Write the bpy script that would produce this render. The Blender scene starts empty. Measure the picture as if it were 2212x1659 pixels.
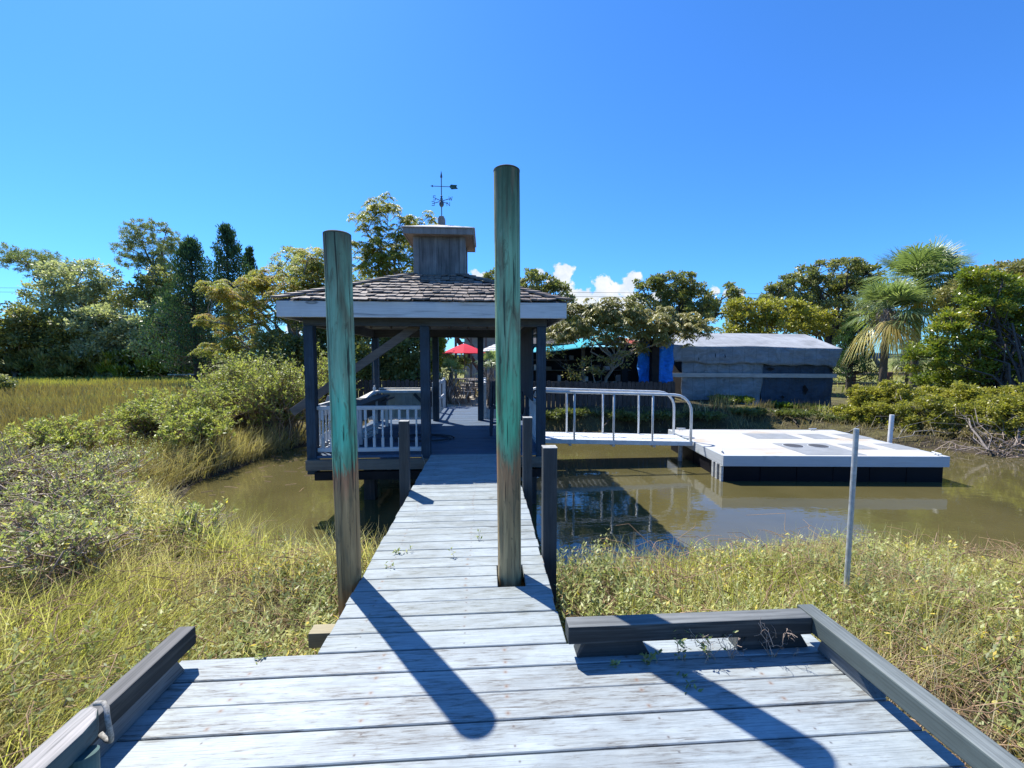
import bpy, bmesh, math, random
import numpy as np
from mathutils import Matrix, Vector, Euler
R = np.random.default_rng(7)
random.seed(7)
scene = bpy.context.scene
COL = scene.collection
rad = math.radians

# ------------------------------------------------------------------ camera geometry (frame 2212 x 1659)
F = 905.; CX, CY = 1106., 829.5; EYE = 1.5
yaw = math.atan(57 / F); pit = math.atan(56 / F)
cf = np.array([math.sin(yaw) * math.cos(pit), math.cos(yaw) * math.cos(pit), -math.sin(pit)])
cr = np.array([math.cos(yaw), -math.sin(yaw), 0.])
cu = np.cross(cr, cf)
CAM = np.array([0, 0, EYE])
def ray(x, y): return cf + cr * (x - CX) / F - cu * (y - CY) / F
def at(x, y, Y):
    d = ray(x, y); return CAM + d * Y / d[1]
def atz(x, y, z):
    d = ray(x, y); return CAM + d * (z - EYE) / d[2]

# ------------------------------------------------------------------ node helpers
def new_mat(name):
    m = bpy.data.materials.new(name); m.use_nodes = True
    nt = m.node_tree
    for n in list(nt.nodes): nt.nodes.remove(n)
    out = nt.nodes.new('ShaderNodeOutputMaterial')
    return m, nt, out
def nd(nt, t, ins=None, **props):
    n = nt.nodes.new(t)
    for k, v in props.items(): setattr(n, k, v)
    for k, v in (ins or {}).items():
        s = n.inputs[k]
        if isinstance(v, bpy.types.NodeSocket): nt.links.new(v, s)
        else: s.default_value = v
    return n
def c4(c): return (c[0], c[1], c[2], 1.)
def ramp(nt, fac, stops, interp='LINEAR'):
    n = nt.nodes.new('ShaderNodeValToRGB'); nt.links.new(fac, n.inputs[0])
    cr_ = n.color_ramp; cr_.interpolation = interp
    while len(cr_.elements) < len(stops): cr_.elements.new(.5)
    for e, (p, c) in zip(cr_.elements, stops):
        e.position = p; e.color = c4(c) if not np.isscalar(c) else (c, c, c, 1)
    return n.outputs[0]
def mix(nt, fac, a, b, mode='MIX'):
    n = nt.nodes.new('ShaderNodeMix'); n.data_type = 'RGBA'; n.blend_type = mode
    for s, v in ((0, fac), (6, a), (7, b)):
        if isinstance(v, bpy.types.NodeSocket): nt.links.new(v, n.inputs[s])
        else: n.inputs[s].default_value = v if (s == 0) else c4(v)
    return n.outputs[2]
def math_(nt, op, a, b=0., clamp=False):
    n = nt.nodes.new('ShaderNodeMath'); n.operation = op; n.use_clamp = clamp
    for s, v in ((0, a), (1, b)):
        if isinstance(v, bpy.types.NodeSocket): nt.links.new(v, n.inputs[s])
        else: n.inputs[s].default_value = v
    return n.outputs[0]
def noise(nt, vec, scale=5., detail=3., rough=.55, dist=0.):
    n = nd(nt, 'ShaderNodeTexNoise', {'Vector': vec, 'Scale': scale, 'Detail': detail, 'Roughness': rough, 'Distortion': dist})
    return n.outputs['Fac']
def coords(nt, scale=(1, 1, 1), island=True, obj=True):
    if obj: p = nt.nodes.new('ShaderNodeTexCoord').outputs['Object']
    else: p = nt.nodes.new('ShaderNodeNewGeometry').outputs['Position']
    v = nd(nt, 'ShaderNodeVectorMath', {0: p, 1: scale}, operation='MULTIPLY').outputs[0]
    if island:
        g = nt.nodes.new('ShaderNodeNewGeometry').outputs['Random Per Island']
        o = nd(nt, 'ShaderNodeCombineXYZ', {'X': math_(nt, 'MULTIPLY', g, 91.), 'Y': math_(nt, 'MULTIPLY', g, 57.), 'Z': math_(nt, 'MULTIPLY', g, 33.)}).outputs[0]
        v = nd(nt, 'ShaderNodeVectorMath', {0: v, 1: o}, operation='ADD').outputs[0]
    return v
def finish(nt, out, col, rough=.6, spec=.4, bump=None, bs=.3, bd=.01, metal=0.):
    b = nt.nodes.new('ShaderNodeBsdfPrincipled')
    for k, v in (('Base Color', col), ('Roughness', rough), ('Metallic', metal), ('Specular IOR Level', spec)):
        if isinstance(v, bpy.types.NodeSocket): nt.links.new(v, b.inputs[k])
        else: b.inputs[k].default_value = c4(v) if k == 'Base Color' else v
    if bump is not None:
        bn = nd(nt, 'ShaderNodeBump', {'Height': bump, 'Strength': bs, 'Distance': bd})
        nt.links.new(bn.outputs[0], b.inputs['Normal'])
    nt.links.new(b.outputs[0], out.inputs[0])
    return b

def wood(name, paint, bare, dark, axis=0, worn=.5, var=.18, rough=.65, knots=False, fine=1., tint=None, spec=.3, top=None, bs=.4):
    """weathered timber: grain along axis, paint worn through to bare grey-brown wood, dark checks, optional knots"""
    m, nt, out = new_mat(name)
    sl = [42 * fine] * 3; sl[axis] = 1.6 * fine
    sm = [9.] * 3; sm[axis] = .9
    v1 = coords(nt, tuple(sl)); v2 = coords(nt, tuple(sm)); v3 = coords(nt, tuple(x * 2.6 for x in sl))
    n1 = noise(nt, v1, 1., 4., .6, .35); n2 = noise(nt, v2, 1., 3., .6, .6); n3 = noise(nt, v3, .55, 3., .65, .5)
    isl = nt.nodes.new('ShaderNodeNewGeometry').outputs['Random Per Island']
    s = math_(nt, 'ADD', math_(nt, 'MULTIPLY', n1, .55), math_(nt, 'MULTIPLY', n2, .75))
    s = math_(nt, 'ADD', s, math_(nt, 'MULTIPLY', isl, .10))
    t0 = .80 - .22 * worn
    mask = ramp(nt, s, [(t0, 0.), (t0 + .10, .6), (t0 + .2, 1.)])
    col = mix(nt, mask, paint, bare)
    crack = ramp(nt, n3, [(.60, 0.), (.70, 1.)])
    crack2 = math_(nt, 'MULTIPLY', crack, ramp(nt, s, [(t0 - .12, .05), (t0 + .1, 1.)]))
    col = mix(nt, crack2, col, dark)
    if top is not None:  # weathered grey plus painted light: sunlit top lighter than the shaded sides
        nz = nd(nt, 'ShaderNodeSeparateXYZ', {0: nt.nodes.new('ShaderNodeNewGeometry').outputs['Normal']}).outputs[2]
        sunlit_top = math_(nt, 'MULTIPLY', ramp(nt, nz, [(.75, 0.), (.95, 1.)]), ramp(nt, n1, [(.25, .55), (.6, 1.)]))
        col = mix(nt, sunlit_top, col, top)
    streak = ramp(nt, n1, [(.3, 1. - var), (.7, 1. + 0 * var)])
    col = mix(nt, 1., col, streak, 'MULTIPLY')
    sf = [120 * fine] * 3; sf[axis] = 3.2 * fine
    n4 = noise(nt, coords(nt, tuple(sf)), 1., 3., .7, .25)
    col = mix(nt, 1., col, ramp(nt, n4, [(.28, 1. - var * 1.6), (.50, .97), (.72, 1.04)]), 'MULTIPLY')
    n5 = noise(nt, coords(nt, (3.1, 3.1, 3.1)), 1., 4., .65, .4)
    col = mix(nt, 1., col, ramp(nt, n5, [(.3, 1. - var * .9), (.62, 1.)]), 'MULTIPLY')
    tone = ramp(nt, isl, [(0., 1. - var * .8), (1., 1.)])
    col = mix(nt, 1., col, tone, 'MULTIPLY')
    if tint is not None:
        col = mix(nt, ramp(nt, noise(nt, coords(nt, (1.3, 1.3, 1.3), False), 1., 3.), [(.42, 0.), (.7, .7)]), col, tint)
    h = math_(nt, 'ADD', math_(nt, 'MULTIPLY', n1, .6), math_(nt, 'MULTIPLY', crack2, -.8))
    if knots:
        sk = [7.5] * 3; sk[axis] = 2.1
        vor = nd(nt, 'ShaderNodeTexVoronoi', {'Vector': coords(nt, tuple(sk)), 'Scale': .62, 'Randomness': 1.})
        dwob = math_(nt, 'ADD', vor.outputs['Distance'], math_(nt, 'MULTIPLY', n1, .06))
        pick = math_(nt, 'GREATER_THAN', nd(nt, 'ShaderNodeSeparateColor', {0: vor.outputs['Color']}).outputs[0], .52)
        k = math_(nt, 'MULTIPLY', ramp(nt, dwob, [(.105, 1.), (.125, 0.)]), pick)
        ring = math_(nt, 'MULTIPLY', ramp(nt, dwob, [(.10, 0.), (.115, 1.), (.14, .9), (.17, 0.)]), pick)
        halo = math_(nt, 'MULTIPLY', ramp(nt, dwob, [(.15, .55), (.36, 0.)]), pick)
        col = mix(nt, math_(nt, 'MULTIPLY', halo, n1), col, bare)
        col = mix(nt, math_(nt, 'MULTIPLY', k, .75), col, (bare[0] * .9, bare[1] * .8, bare[2] * .62))
        col = mix(nt, math_(nt, 'MULTIPLY', ring, .8), col, dark)
        h = math_(nt, 'SUBTRACT', h, math_(nt, 'MULTIPLY', ring, .5))
    finish(nt, out, col, rough, spec, h, bs, .0022)
    return m

def deckmat(name, paint, bare, dark, pitch, yo, js=.61, worn=.5):
    """painted planks: pale paint with scratchy grain worn in patches, knots and nail heads"""
    m, nt, out = new_mat(name)
    big = noise(nt, coords(nt, (1.1, 4.5, 4)), 1., 4., .62, .5)
    med = noise(nt, coords(nt, (5, 34, 20)), 1., 4., .62, .6)
    fin = noise(nt, coords(nt, (9, 105, 60)), 1., 4., .7, .35)
    hair = noise(nt, coords(nt, (3.0, 210, 90)), 1., 2., .6, .3)
    blot = noise(nt, coords(nt, (7, 15, 12)), 1., 5., .7, .3)
    isl = nt.nodes.new('ShaderNodeNewGeometry').outputs['Random Per Island']
    gate = math_(nt, 'ADD', big, math_(nt, 'MULTIPLY', isl, .10))
    g1 = ramp(nt, gate, [(.50 - .1 * worn, 0.), (.66 - .1 * worn, 1.)])
    sc_ = math_(nt, 'MULTIPLY', g1, ramp(nt, med, [(.42, .15), (.60, 1.)]))
    scr = math_(nt, 'MULTIPLY', sc_, ramp(nt, fin, [(.44, 0.), (.56, 1.)]))
    col = mix(nt, ramp(nt, blot, [(.35, 0.), (.65, 1.)]), paint, tuple(c * .78 for c in paint))
    col = mix(nt, ramp(nt, noise(nt, coords(nt, (2, 9, 6)), 1., 3., .6), [(.5, 0.), (.72, .55)]), col, (paint[0] * 1.06, paint[1] * 1.01, paint[2] * .93))
    col = mix(nt, math_(nt, 'MULTIPLY', ramp(nt, hair, [(.52, 0.), (.62, 1.)]), .5), col, tuple(c * .5 for c in paint))
    col = mix(nt, math_(nt, 'MULTIPLY', ramp(nt, fin, [(.57, 0.), (.66, 1.)]), .6), col, bare)
    col = mix(nt, math_(nt, 'MULTIPLY', g1, .30), col, bare)
    col = mix(nt, math_(nt, 'MULTIPLY', scr, .85), col, bare)
    dk_ = math_(nt, 'MULTIPLY', math_(nt, 'MULTIPLY', sc_, ramp(nt, fin, [(.60, 0.), (.68, 1.)])), .9)
    col = mix(nt, dk_, col, dark)
    vor = nd(nt, 'ShaderNodeTexVoronoi', {'Vector': coords(nt, (3.9, 9.5, 8)), 'Scale': .62, 'Randomness': 1.})
    dw = math_(nt, 'ADD', vor.outputs['Distance'], math_(nt, 'MULTIPLY', math_(nt, 'SUBTRACT', med, .5), .10))
    sepc = nd(nt, 'ShaderNodeSeparateColor', {0: vor.outputs['Color']}).outputs
    pick = math_(nt, 'GREATER_THAN', sepc[0], .70)
    col = mix(nt, math_(nt, 'MULTIPLY', math_(nt, 'MULTIPLY', ramp(nt, dw, [(.06, .8), (.25, 0.)]), pick), ramp(nt, fin, [(.4, 0.), (.6, 1.)])), col, bare)
    kn = math_(nt, 'MULTIPLY', ramp(nt, dw, [(.055, 1.), (.075, 0.)]), pick)
    col = mix(nt, math_(nt, 'MULTIPLY', kn, .85), col, (bare[0] * 1.0, bare[1] * .78, bare[2] * .58))
    rg_ = math_(nt, 'MULTIPLY', ramp(nt, dw, [(.045, 0.), (.06, 1.), (.075, .8), (.09, 0.)]), pick)
    col = mix(nt, math_(nt, 'MULTIPLY', rg_, .75), col, dark)
    col = mix(nt, 1., col, ramp(nt, isl, [(0., .86), (1., 1.)]), 'MULTIPLY')
    # nail heads at each joist
    p = nd(nt, 'ShaderNodeSeparateXYZ', {0: nt.nodes.new('ShaderNodeTexCoord').outputs['Object']}).outputs
    fy = math_(nt, 'FRACT', math_(nt, 'ADD', math_(nt, 'DIVIDE', math_(nt, 'SUBTRACT', yo, p[1]), pitch), 50.))
    ay = math_(nt, 'MULTIPLY', math_(nt, 'SUBTRACT', math_(nt, 'ABSOLUTE', math_(nt, 'SUBTRACT', fy, .5)), .29), pitch)
    fx = math_(nt, 'FRACT', math_(nt, 'ADD', math_(nt, 'DIVIDE', math_(nt, 'ADD', p[0], math_(nt, 'MULTIPLY', isl, .035)), js), 50.3))
    ax = math_(nt, 'MULTIPLY', math_(nt, 'SUBTRACT', fx, .5), js)
    nl = math_(nt, 'SQRT', math_(nt, 'ADD', math_(nt, 'MULTIPLY', ax, ax), math_(nt, 'MULTIPLY', ay, ay)))
    col = mix(nt, ramp(nt, nl, [(.003, .95), (.0046, 0.)]), col, (.05, .04, .04))
    col = mix(nt, math_(nt, 'MULTIPLY', ramp(nt, nl, [(.004, .5), (.017, 0.)]), ramp(nt, isl, [(.3, 0.), (.8, 1.)])), col, (.24, .15, .10))
    h = math_(nt, 'SUBTRACT', math_(nt, 'MULTIPLY', fin, .5), math_(nt, 'ADD', math_(nt, 'MULTIPLY', dk_, .6), math_(nt, 'MULTIPLY', scr, .4)))
    finish(nt, out, col, .55, .35, h, .5, .0025)
    return m

def plain(name, col, rough=.5, metal=0., spec=.5, var=.12, scale=6., bs=.15):
    m, nt, out = new_mat(name)
    n = noise(nt, coords(nt, (1, 1, 1)), scale, 4., .6)
    c = mix(nt, 1., col, ramp(nt, n, [(.3, 1. - var * 1.6), (.7, 1.)]), 'MULTIPLY')
    finish(nt, out, c, rough, spec, n, bs, .005, metal)
    return m

def leafmat(name, stops, trans=.35, rough=.45, spec=.35):
    m, nt, out = new_mat(name)
    a = nd(nt, 'ShaderNodeAttribute', attribute_name='v').outputs['Fac']
    col = ramp(nt, a, stops)
    b = nd(nt, 'ShaderNodeBsdfPrincipled', {'Base Color': col, 'Roughness': rough, 'Specular IOR Level': spec})
    col2 = mix(nt, 1., col, (1.15, 1.25, .7), 'MULTIPLY')
    t = nd(nt, 'ShaderNodeBsdfTranslucent', {'Color': col2})
    mx = nd(nt, 'ShaderNodeMixShader', {0: trans, 1: b.outputs[0], 2: t.outputs[0]})
    nt.links.new(mx.outputs[0], out.inputs[0])
    return m

def barkmat(name, col, var=.4):
    m, nt, out = new_mat(name)
    n = noise(nt, coords(nt, (14, 14, 3), False), 1., 4., .65)
    c = mix(nt, 1., col, ramp(nt, n, [(.3, 1. - var), (.7, 1.15)]), 'MULTIPLY')
    finish(nt, out, c, .85, .15, n, .6, .02)
    return m

# ------------------------------------------------------------------ materials
M = {}
M['deck'] = deckmat('deck_paint', (.385, .435, .455), (.15, .145, .135), (.035, .03, .03), 3.16 / 21, 1.10)
M['deck_far'] = deckmat('walk_paint', (.385, .433, .45), (.17, .18, .16), (.045, .04, .035), 4.396 / 31, 2.30, .56, .5)
M['floor_blue'] = wood('floor_paint', (.085, .135, .21), (.09, .10, .12), (.04, .04, .05), 0, worn=.25, var=.2)
M['stringer'] = wood('old_joist', (.20, .18, .15), (.13, .11, .09), (.03, .03, .03), 0, worn=.5)
M['stringer_y'] = wood('old_joist_long', (.20, .18, .15), (.13, .11, .09), (.03, .03, .03), 1, worn=.5)
M['rail_x'] = wood('dark_rail', (.040, .050, .055), (.12, .13, .13), (.012, .012, .012), 0, worn=.55, var=.26, top=(.25, .26, .255), bs=.22)  # near-black side colour includes the shade, top colour includes the sunlight
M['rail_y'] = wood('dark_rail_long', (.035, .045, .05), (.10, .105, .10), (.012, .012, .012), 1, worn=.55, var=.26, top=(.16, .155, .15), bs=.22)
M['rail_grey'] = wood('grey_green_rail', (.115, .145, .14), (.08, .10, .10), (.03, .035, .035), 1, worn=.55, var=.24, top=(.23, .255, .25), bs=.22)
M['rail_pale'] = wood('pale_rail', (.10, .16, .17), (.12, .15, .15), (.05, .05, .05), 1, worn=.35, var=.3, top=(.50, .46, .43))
M['block'] = wood('dark_block', (.055, .065, .07), (.12, .13, .13), (.03, .03, .03), 0, worn=.4, var=.3)
M['block_y'] = wood('grey_block', (.26, .28, .29), (.16, .17, .17), (.05, .05, .05), 1, worn=.4, var=.3)
M['post_dark'] = wood('dark_post', (.060, .068, .075), (.10, .10, .10), (.02, .02, .02), 2, worn=.3, var=.25)
M['post_top'] = plain('post_cut_end', (.42, .42, .40), .8, 0, .2, .3, 30)
M['post_blue'] = wood('blue_grey_post', (.055, .095, .145), (.05, .068, .085), (.012, .016, .02), 2, worn=.5, var=.4)
M['beam_blue'] = wood('blue_grey_beam', (.10, .115, .13), (.12, .12, .12), (.03, .03, .03), 0, worn=.4, var=.3)
M['beam_blue_y'] = wood('blue_grey_beam_long', (.10, .115, .13), (.12, .12, .12), (.03, .03, .03), 1, worn=.4, var=.3)
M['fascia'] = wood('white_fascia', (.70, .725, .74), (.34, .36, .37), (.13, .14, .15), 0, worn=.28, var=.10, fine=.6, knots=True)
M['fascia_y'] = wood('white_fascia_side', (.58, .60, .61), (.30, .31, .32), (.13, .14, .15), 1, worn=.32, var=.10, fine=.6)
M['white_x'] = wood('white_rail', (.58, .60, .62), (.40, .40, .40), (.15, .15, .16), 0, worn=.25, var=.1)
M['white_y'] = wood('white_rail_long', (.58, .60, .62), (.40, .40, .40), (.15, .15, .16), 1, worn=.25, var=.1)
M['white_z'] = wood('white_upright', (.60, .62, .64), (.42, .42, .42), (.2, .2, .2), 2, worn=.2, var=.1)
M['shingle'] = wood('cedar_shake', (.46, .37, .31), (.24, .185, .15), (.03, .027, .027), 1, worn=.45, var=.5, fine=.8)
M['shingle_s'] = wood('cedar_shake_side', (.46, .37, .31), (.24, .185, .15), (.03, .027, .027), 0, worn=.45, var=.5, fine=.8)
M['ply'] = wood('cupola_panel', (.33, .33, .32), (.19, .185, .18), (.07, .07, .07), 2, worn=.75, var=.35, fine=.45, knots=True)
M['cupola_trim'] = wood('cupola_trim', (.34, .33, .31), (.22, .21, .20), (.05, .05, .06), 2, worn=.4, var=.25)
M['cupola_top'] = plain('cupola_sheet', (.60, .57, .53), .7, 0, .3, .35, 5)
M['soffit'] = plain('soffit_board', (.15, .13, .12), .8, 0, .2, .3, 6)
M['brownwood_x'] = wood('brown_board', (.22, .19, .175), (.13, .115, .105), (.03, .03, .03), 0, worn=.5, var=.3)
M['fencewood'] = wood('fence_picket', (.125, .105, .10), (.07, .06, .06), (.02, .02, .02), 2, worn=.55, var=.5)
M['redwood'] = wood('red_brown_post', (.20, .075, .05), (.11, .07, .055), (.03, .02, .02), 2, worn=.4, var=.4)
M['railbrown'] = wood('split_rail', (.19, .15, .125), (.11, .09, .08), (.03, .03, .03), 0, worn=.5, var=.4)
M['alu'] = plain('aluminium', (.66, .68, .69), .42, .12, .5, .15, 9)
M['alu_white'] = plain('white_aluminium', (.74, .77, .80), .5, .1, .5, .1, 7)
M['black_float'] = plain('float_black', (.008, .008, .012), .6, 0, .15, .3, 2)
M['steel'] = plain('galvanised', (.55, .57, .58), .45, .25, .5, .3, 18)
M['pvc'] = plain('pvc_pipe', (.72, .73, .75), .45, 0, .5, .12, 9)
M['iron'] = plain('vane_iron', (.10, .14, .17), .6, .3, .4, .3, 20)
M['verdigris'] = plain('vane_copper', (.06, .17, .15), .6, .2, .4, .5, 20)
M['rubber'] = plain('hose_rubber', (.025, .03, .04), .5, 0, .4, .2, 9)
M['rope'] = plain('rope_fibre', (.42, .40, .36), .9, 0, .1, .4, 120)
M['counter'] = plain('counter_white', (.66, .66, .63), .5, 0, .4, .25, 5)
M['bead'] = plain('cream_panel', (.42, .42, .37), .7, 0, .2, .2, 6)
M['tealpost'] = plain('green_post', (.05, .13, .13), .55, 0, .35, .35, 14)
M['navy'] = plain('navy_chair', (.03, .045, .08), .5, 0, .4, .3, 9)
M['red_cloth'] = plain('red_canvas', (.62, .02, .05), .8, 0, .2, .12, 5)
M['white_cloth'] = plain('white_canvas', (.74, .74, .74), .8, 0, .2, .06, 5)
M['grey_cloth'] = plain('grey_canvas', (.22, .22, .24), .8, 0, .2, .06, 5)
M['teal_cloth'] = plain('teal_shade', (.03, .40, .52), .7, 0, .3, .2, 2)
M['blue_tarp'] = plain('blue_tarp', (.015, .17, .62), .42, 0, .5, .3, 3)
M['orange'] = plain('orange_plastic', (.60, .13, .05), .5, 0, .4, .2, 5)
M['darkwall'] = plain('dark_wall', (.025, .022, .022), .8, 0, .2, .4, 3)
M['darkroof'] = plain('dark_roof', (.09, .085, .085), .8, 0, .2, .4, 3)
M['housewall'] = plain('house_wall', (.30, .31, .32), .8, 0, .2, .2, 3)
M['sand'] = plain('sand_path', (.44, .39, .32), .95, 0, .1, .3, 2.5)
M['road'] = plain('road_surface', (.42, .33, .28), .95, 0, .1, .2, 1.)
M['cable'] = plain('black_cable', (.02, .02, .02), .6)
def dockdeck():
    m, nt, out = new_mat('dock_decking')
    p = coords(nt, (1, 1, 1), False)
    isl = nt.nodes.new('ShaderNodeNewGeometry').outputs['Random Per Island']
    n = noise(nt, coords(nt, (1.1, 5, 5)), 1., 4., .6)
    n2 = noise(nt, p, 1.3, 3., .6)
    c = mix(nt, ramp(nt, n2, [(.54, 0.), (.70, .75)]), (.48, .465, .435), (.44, .33, .20))
    c = mix(nt, ramp(nt, n, [(.35, .5), (.6, 0.)]), c, (.50, .50, .49))
    c = mix(nt, 1., c, ramp(nt, isl, [(0., .88), (1., 1.)]), 'MULTIPLY')
    finish(nt, out, c, .7, .25, n, .2, .004); return m
M['dockdeck'] = dockdeck()
def dockside():
    m, nt, out = new_mat('dock_side')
    p = coords(nt, (1, 1, 1), False)
    n = noise(nt, coords(nt, (2, 2, 30), False), 1., 4., .6); n2 = noise(nt, p, 1.1, 3., .6)
    c = mix(nt, ramp(nt, n2, [(.60, 0.), (.68, .8)]), (.47, .50, .53), (.16, .22, .20))
    c = mix(nt, 1., c, ramp(nt, n, [(.3, .86), (.7, 1.)]), 'MULTIPLY')
    finish(nt, out, c, .6, .3, n, .2, .004); return m
M['dockside'] = dockside()
M['hatch'] = plain('dock_hatch', (.27, .285, .30), .7, 0, .3, .15, 5)

def pilemat(name, stops, zlo, zhi):
    m, nt, out = new_mat(name)
    g = nt.nodes.new('ShaderNodeNewGeometry').outputs['Position']
    z = nd(nt, 'ShaderNodeSeparateXYZ', {0: g}).outputs[2]
    st = noise(nt, coords(nt, (26, 26, 1.6), False), 1., 4., .62, .6)
    big = noise(nt, coords(nt, (6, 6, 2.2), False), 1., 3., .6, .8)
    bl = noise(nt, coords(nt, (11, 11, 1.1), False), 1., 4., .6, .9)
    f = math_(nt, 'ADD', math_(nt, 'MULTIPLY', math_(nt, 'SUBTRACT', z, zlo), 1 / (zhi - zlo)), math_(nt, 'MULTIPLY', math_(nt, 'SUBTRACT', big, .5), .20))
    rag = noise(nt, coords(nt, (34, 34, 5), False), 1., 4., .7, .8)
    f = math_(nt, 'ADD', f, math_(nt, 'MULTIPLY', math_(nt, 'SUBTRACT', rag, .5), .10))
    f = math_(nt, 'ADD', f, math_(nt, 'MULTIPLY', math_(nt, 'SUBTRACT', st, .5), .08))
    col = ramp(nt, f, stops)
    col = mix(nt, ramp(nt, bl, [(.50, 0.), (.62, .7)]), col, (.21, .17, .10))
    bl2 = noise(nt, coords(nt, (19, 19, 4), False), 1., 5., .7, 1.2)
    col = mix(nt, ramp(nt, bl2, [(.56, 0.), (.64, .55)]), col, (.11, .095, .055))
    col = mix(nt, math_(nt, 'MULTIPLY', ramp(nt, bl2, [(.30, .5), (.40, 0.)]), ramp(nt, f, [(.36, 0.), (.48, 1.)])), col, (.30, .42, .30))
    col = mix(nt, 1., col, ramp(nt, st, [(.28, .45), (.48, .92), (.70, 1.25)]), 'MULTIPLY')
    ck = noise(nt, coords(nt, (55, 55, 1.3), False), 1., 3., .6, .6)
    cm = ramp(nt, ck, [(.61, 0.), (.65, 1.)])
    col = mix(nt, math_(nt, 'MULTIPLY', cm, .8), col, (.03, .03, .025))
    finish(nt, out, col, .75, .25, math_(nt, 'SUBTRACT', st, math_(nt, 'MULTIPLY', cm, .9)), .8, .010)
    return m
M['pileL'] = pilemat('left_pile_wood', [(0, (.44, .15, .035)), (.10, (.40, .25, .11)), (.33, (.46, .29, .135)), (.425, (.48, .22, .11)), (.445, (.20, .44, .26)), (.53, (.14, .55, .36)), (.60, (.16, .54, .36)), (.67, (.28, .54, .36)), (.82, (.26, .46, .31)), (.93, (.19, .29, .19)), (1, (.12, .13, .085))], -.35, 2.3)
M['pileR'] = pilemat('right_pile_wood', [(0, (.43, .32, .165)), (.15, (.43, .29, .14)), (.29, (.44, .23, .11)), (.33, (.20, .33, .19)), (.40, (.15, .52, .28)), (.50, (.17, .51, .28)), (.60, (.27, .50, .30)), (.78, (.26, .48, .30)), (.90, (.15, .26, .16)), (1, (.085, .12, .065))], 0., 2.75)
M['pile_end'] = plain('pile_end_grain', (.13, .13, .09), .85, 0, .2, .4, 14)

# leaves
M['l_oxeye'] = leafmat('sea_oxeye_leaf', [(0, (.16, .19, .08)), (.3, (.30, .34, .12)), (.62, (.48, .49, .19)), (.8, (.60, .58, .28)), (.93, (.80, .62, .08)), (1, (.42, .27, .16))], 0.42)
M['l_stem'] = leafmat('dry_stem', [(0, (0.169, 0.105, 0.068)), (1, (0.429, 0.297, 0.18))], .1, .7, .1)
M['l_grass'] = leafmat('marsh_grass_blade', [(0, (0.374, 0.403, 0.088)), (0.35, (0.572, 0.541, 0.165)), (0.7, (0.682, 0.583, 0.319)), (1, (0.77, 0.636, 0.484))], 0.55, .5)
M['l_spart'] = leafmat('cordgrass_blade', [(0, (.17, .14, .06)), (.5, (.36, .29, .13)), (.85, (.62, .52, .30)), (1, (.68, .56, .12))], 0.3, .5)
M['l_meadow'] = leafmat('meadow_blade', [(0, (.22, .155, .06)), (.5, (.34, .26, .095)), (1, (.50, .47, .09))], 0.3, .6)
M['l_dead'] = leafmat('dead_twig', [(0, (0.22, 0.157, 0.125)), (1, (0.55, 0.436, 0.355))], 0.05, .7, .1)
M['l_bacch'] = leafmat('groundsel_leaf', [(0, (0.218, 0.253, 0.074)), (0.6, (0.404, 0.422, 0.12)), (1, (0.59, 0.54, 0.161))], 0.45)
M['l_oak'] = leafmat('oak_leaf', [(0, (0.105, 0.127, 0.04)), (0.6, (0.223, 0.237, 0.077)), (1, (0.399, 0.359, 0.159))], 0.4, .4, .5)
M['l_oakpale'] = leafmat('pale_oak_leaf', [(0, (0.242, 0.272, 0.151)), (0.6, (0.427, 0.441, 0.255)), (1, (0.683, 0.65, 0.396))], 0.42, .45, .5)
M['l_pine'] = leafmat('pine_needle', [(0, (0.143, 0.204, 0.082)), (0.6, (0.245, 0.295, 0.122)), (1, (0.408, 0.378, 0.204))], 0.35, .5)
M['l_cedar'] = leafmat('cedar_spray', [(0, (0.027, 0.06, 0.027)), (0.7, (0.06, 0.119, 0.048)), (1, (0.119, 0.17, 0.06))], 0.3, .55)
M['l_china'] = leafmat('yellowing_leaf', [(0, (0.149, 0.184, 0.06)), (0.4, (0.353, 0.358, 0.084)), (0.75, (0.491, 0.369, 0.102)), (1, (0.449, 0.23, 0.12))], 0.48, .5)
M['l_yg'] = leafmat('yellow_green_leaf', [(0, (0.172, 0.196, 0.045)), (0.5, (0.324, 0.33, 0.069)), (1, (0.486, 0.391, 0.097))], 0.5, .45)
M['l_brownd'] = leafmat('drooping_leaf', [(0, (0.125, 0.136, 0.035)), (0.5, (0.292, 0.264, 0.081)), (1, (0.453, 0.377, 0.14))], 0.28, .45)
M['l_big'] = leafmat('waxy_leaf', [(0, (0.104, 0.147, 0.022)), (0.6, (0.225, 0.267, 0.034)), (0.9, (0.38, 0.345, 0.049)), (1, (0.52, 0.345, 0.061))], 0.42, .32, .6)
M['l_wax'] = leafmat('bright_shrub_leaf', [(0, (0.178, 0.185, 0.035)), (0.6, (0.342, 0.323, 0.059)), (1, (0.519, 0.44, 0.093))], 0.45, .38, .5)
M['l_palm'] = leafmat('palm_frond', [(0, (0.156, 0.206, 0.074)), (0.6, (0.313, 0.375, 0.15)), (0.85, (0.586, 0.543, 0.217)), (1, (0.64, 0.468, 0.15))], 0.4, .38, .6)
M['bark_grey'] = barkmat('grey_bark', (.22, .19, .17)); M['bark_dark'] = barkmat('dark_bark', (.10, .085, .075))
M['bark_pine'] = barkmat('pine_bark', (.17, .13, .11)); M['bark_palm'] = barkmat('palm_bark', (.15, .125, .10)); M['bark_pale'] = barkmat('pale_bark', (.30, .27, .23))

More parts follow.
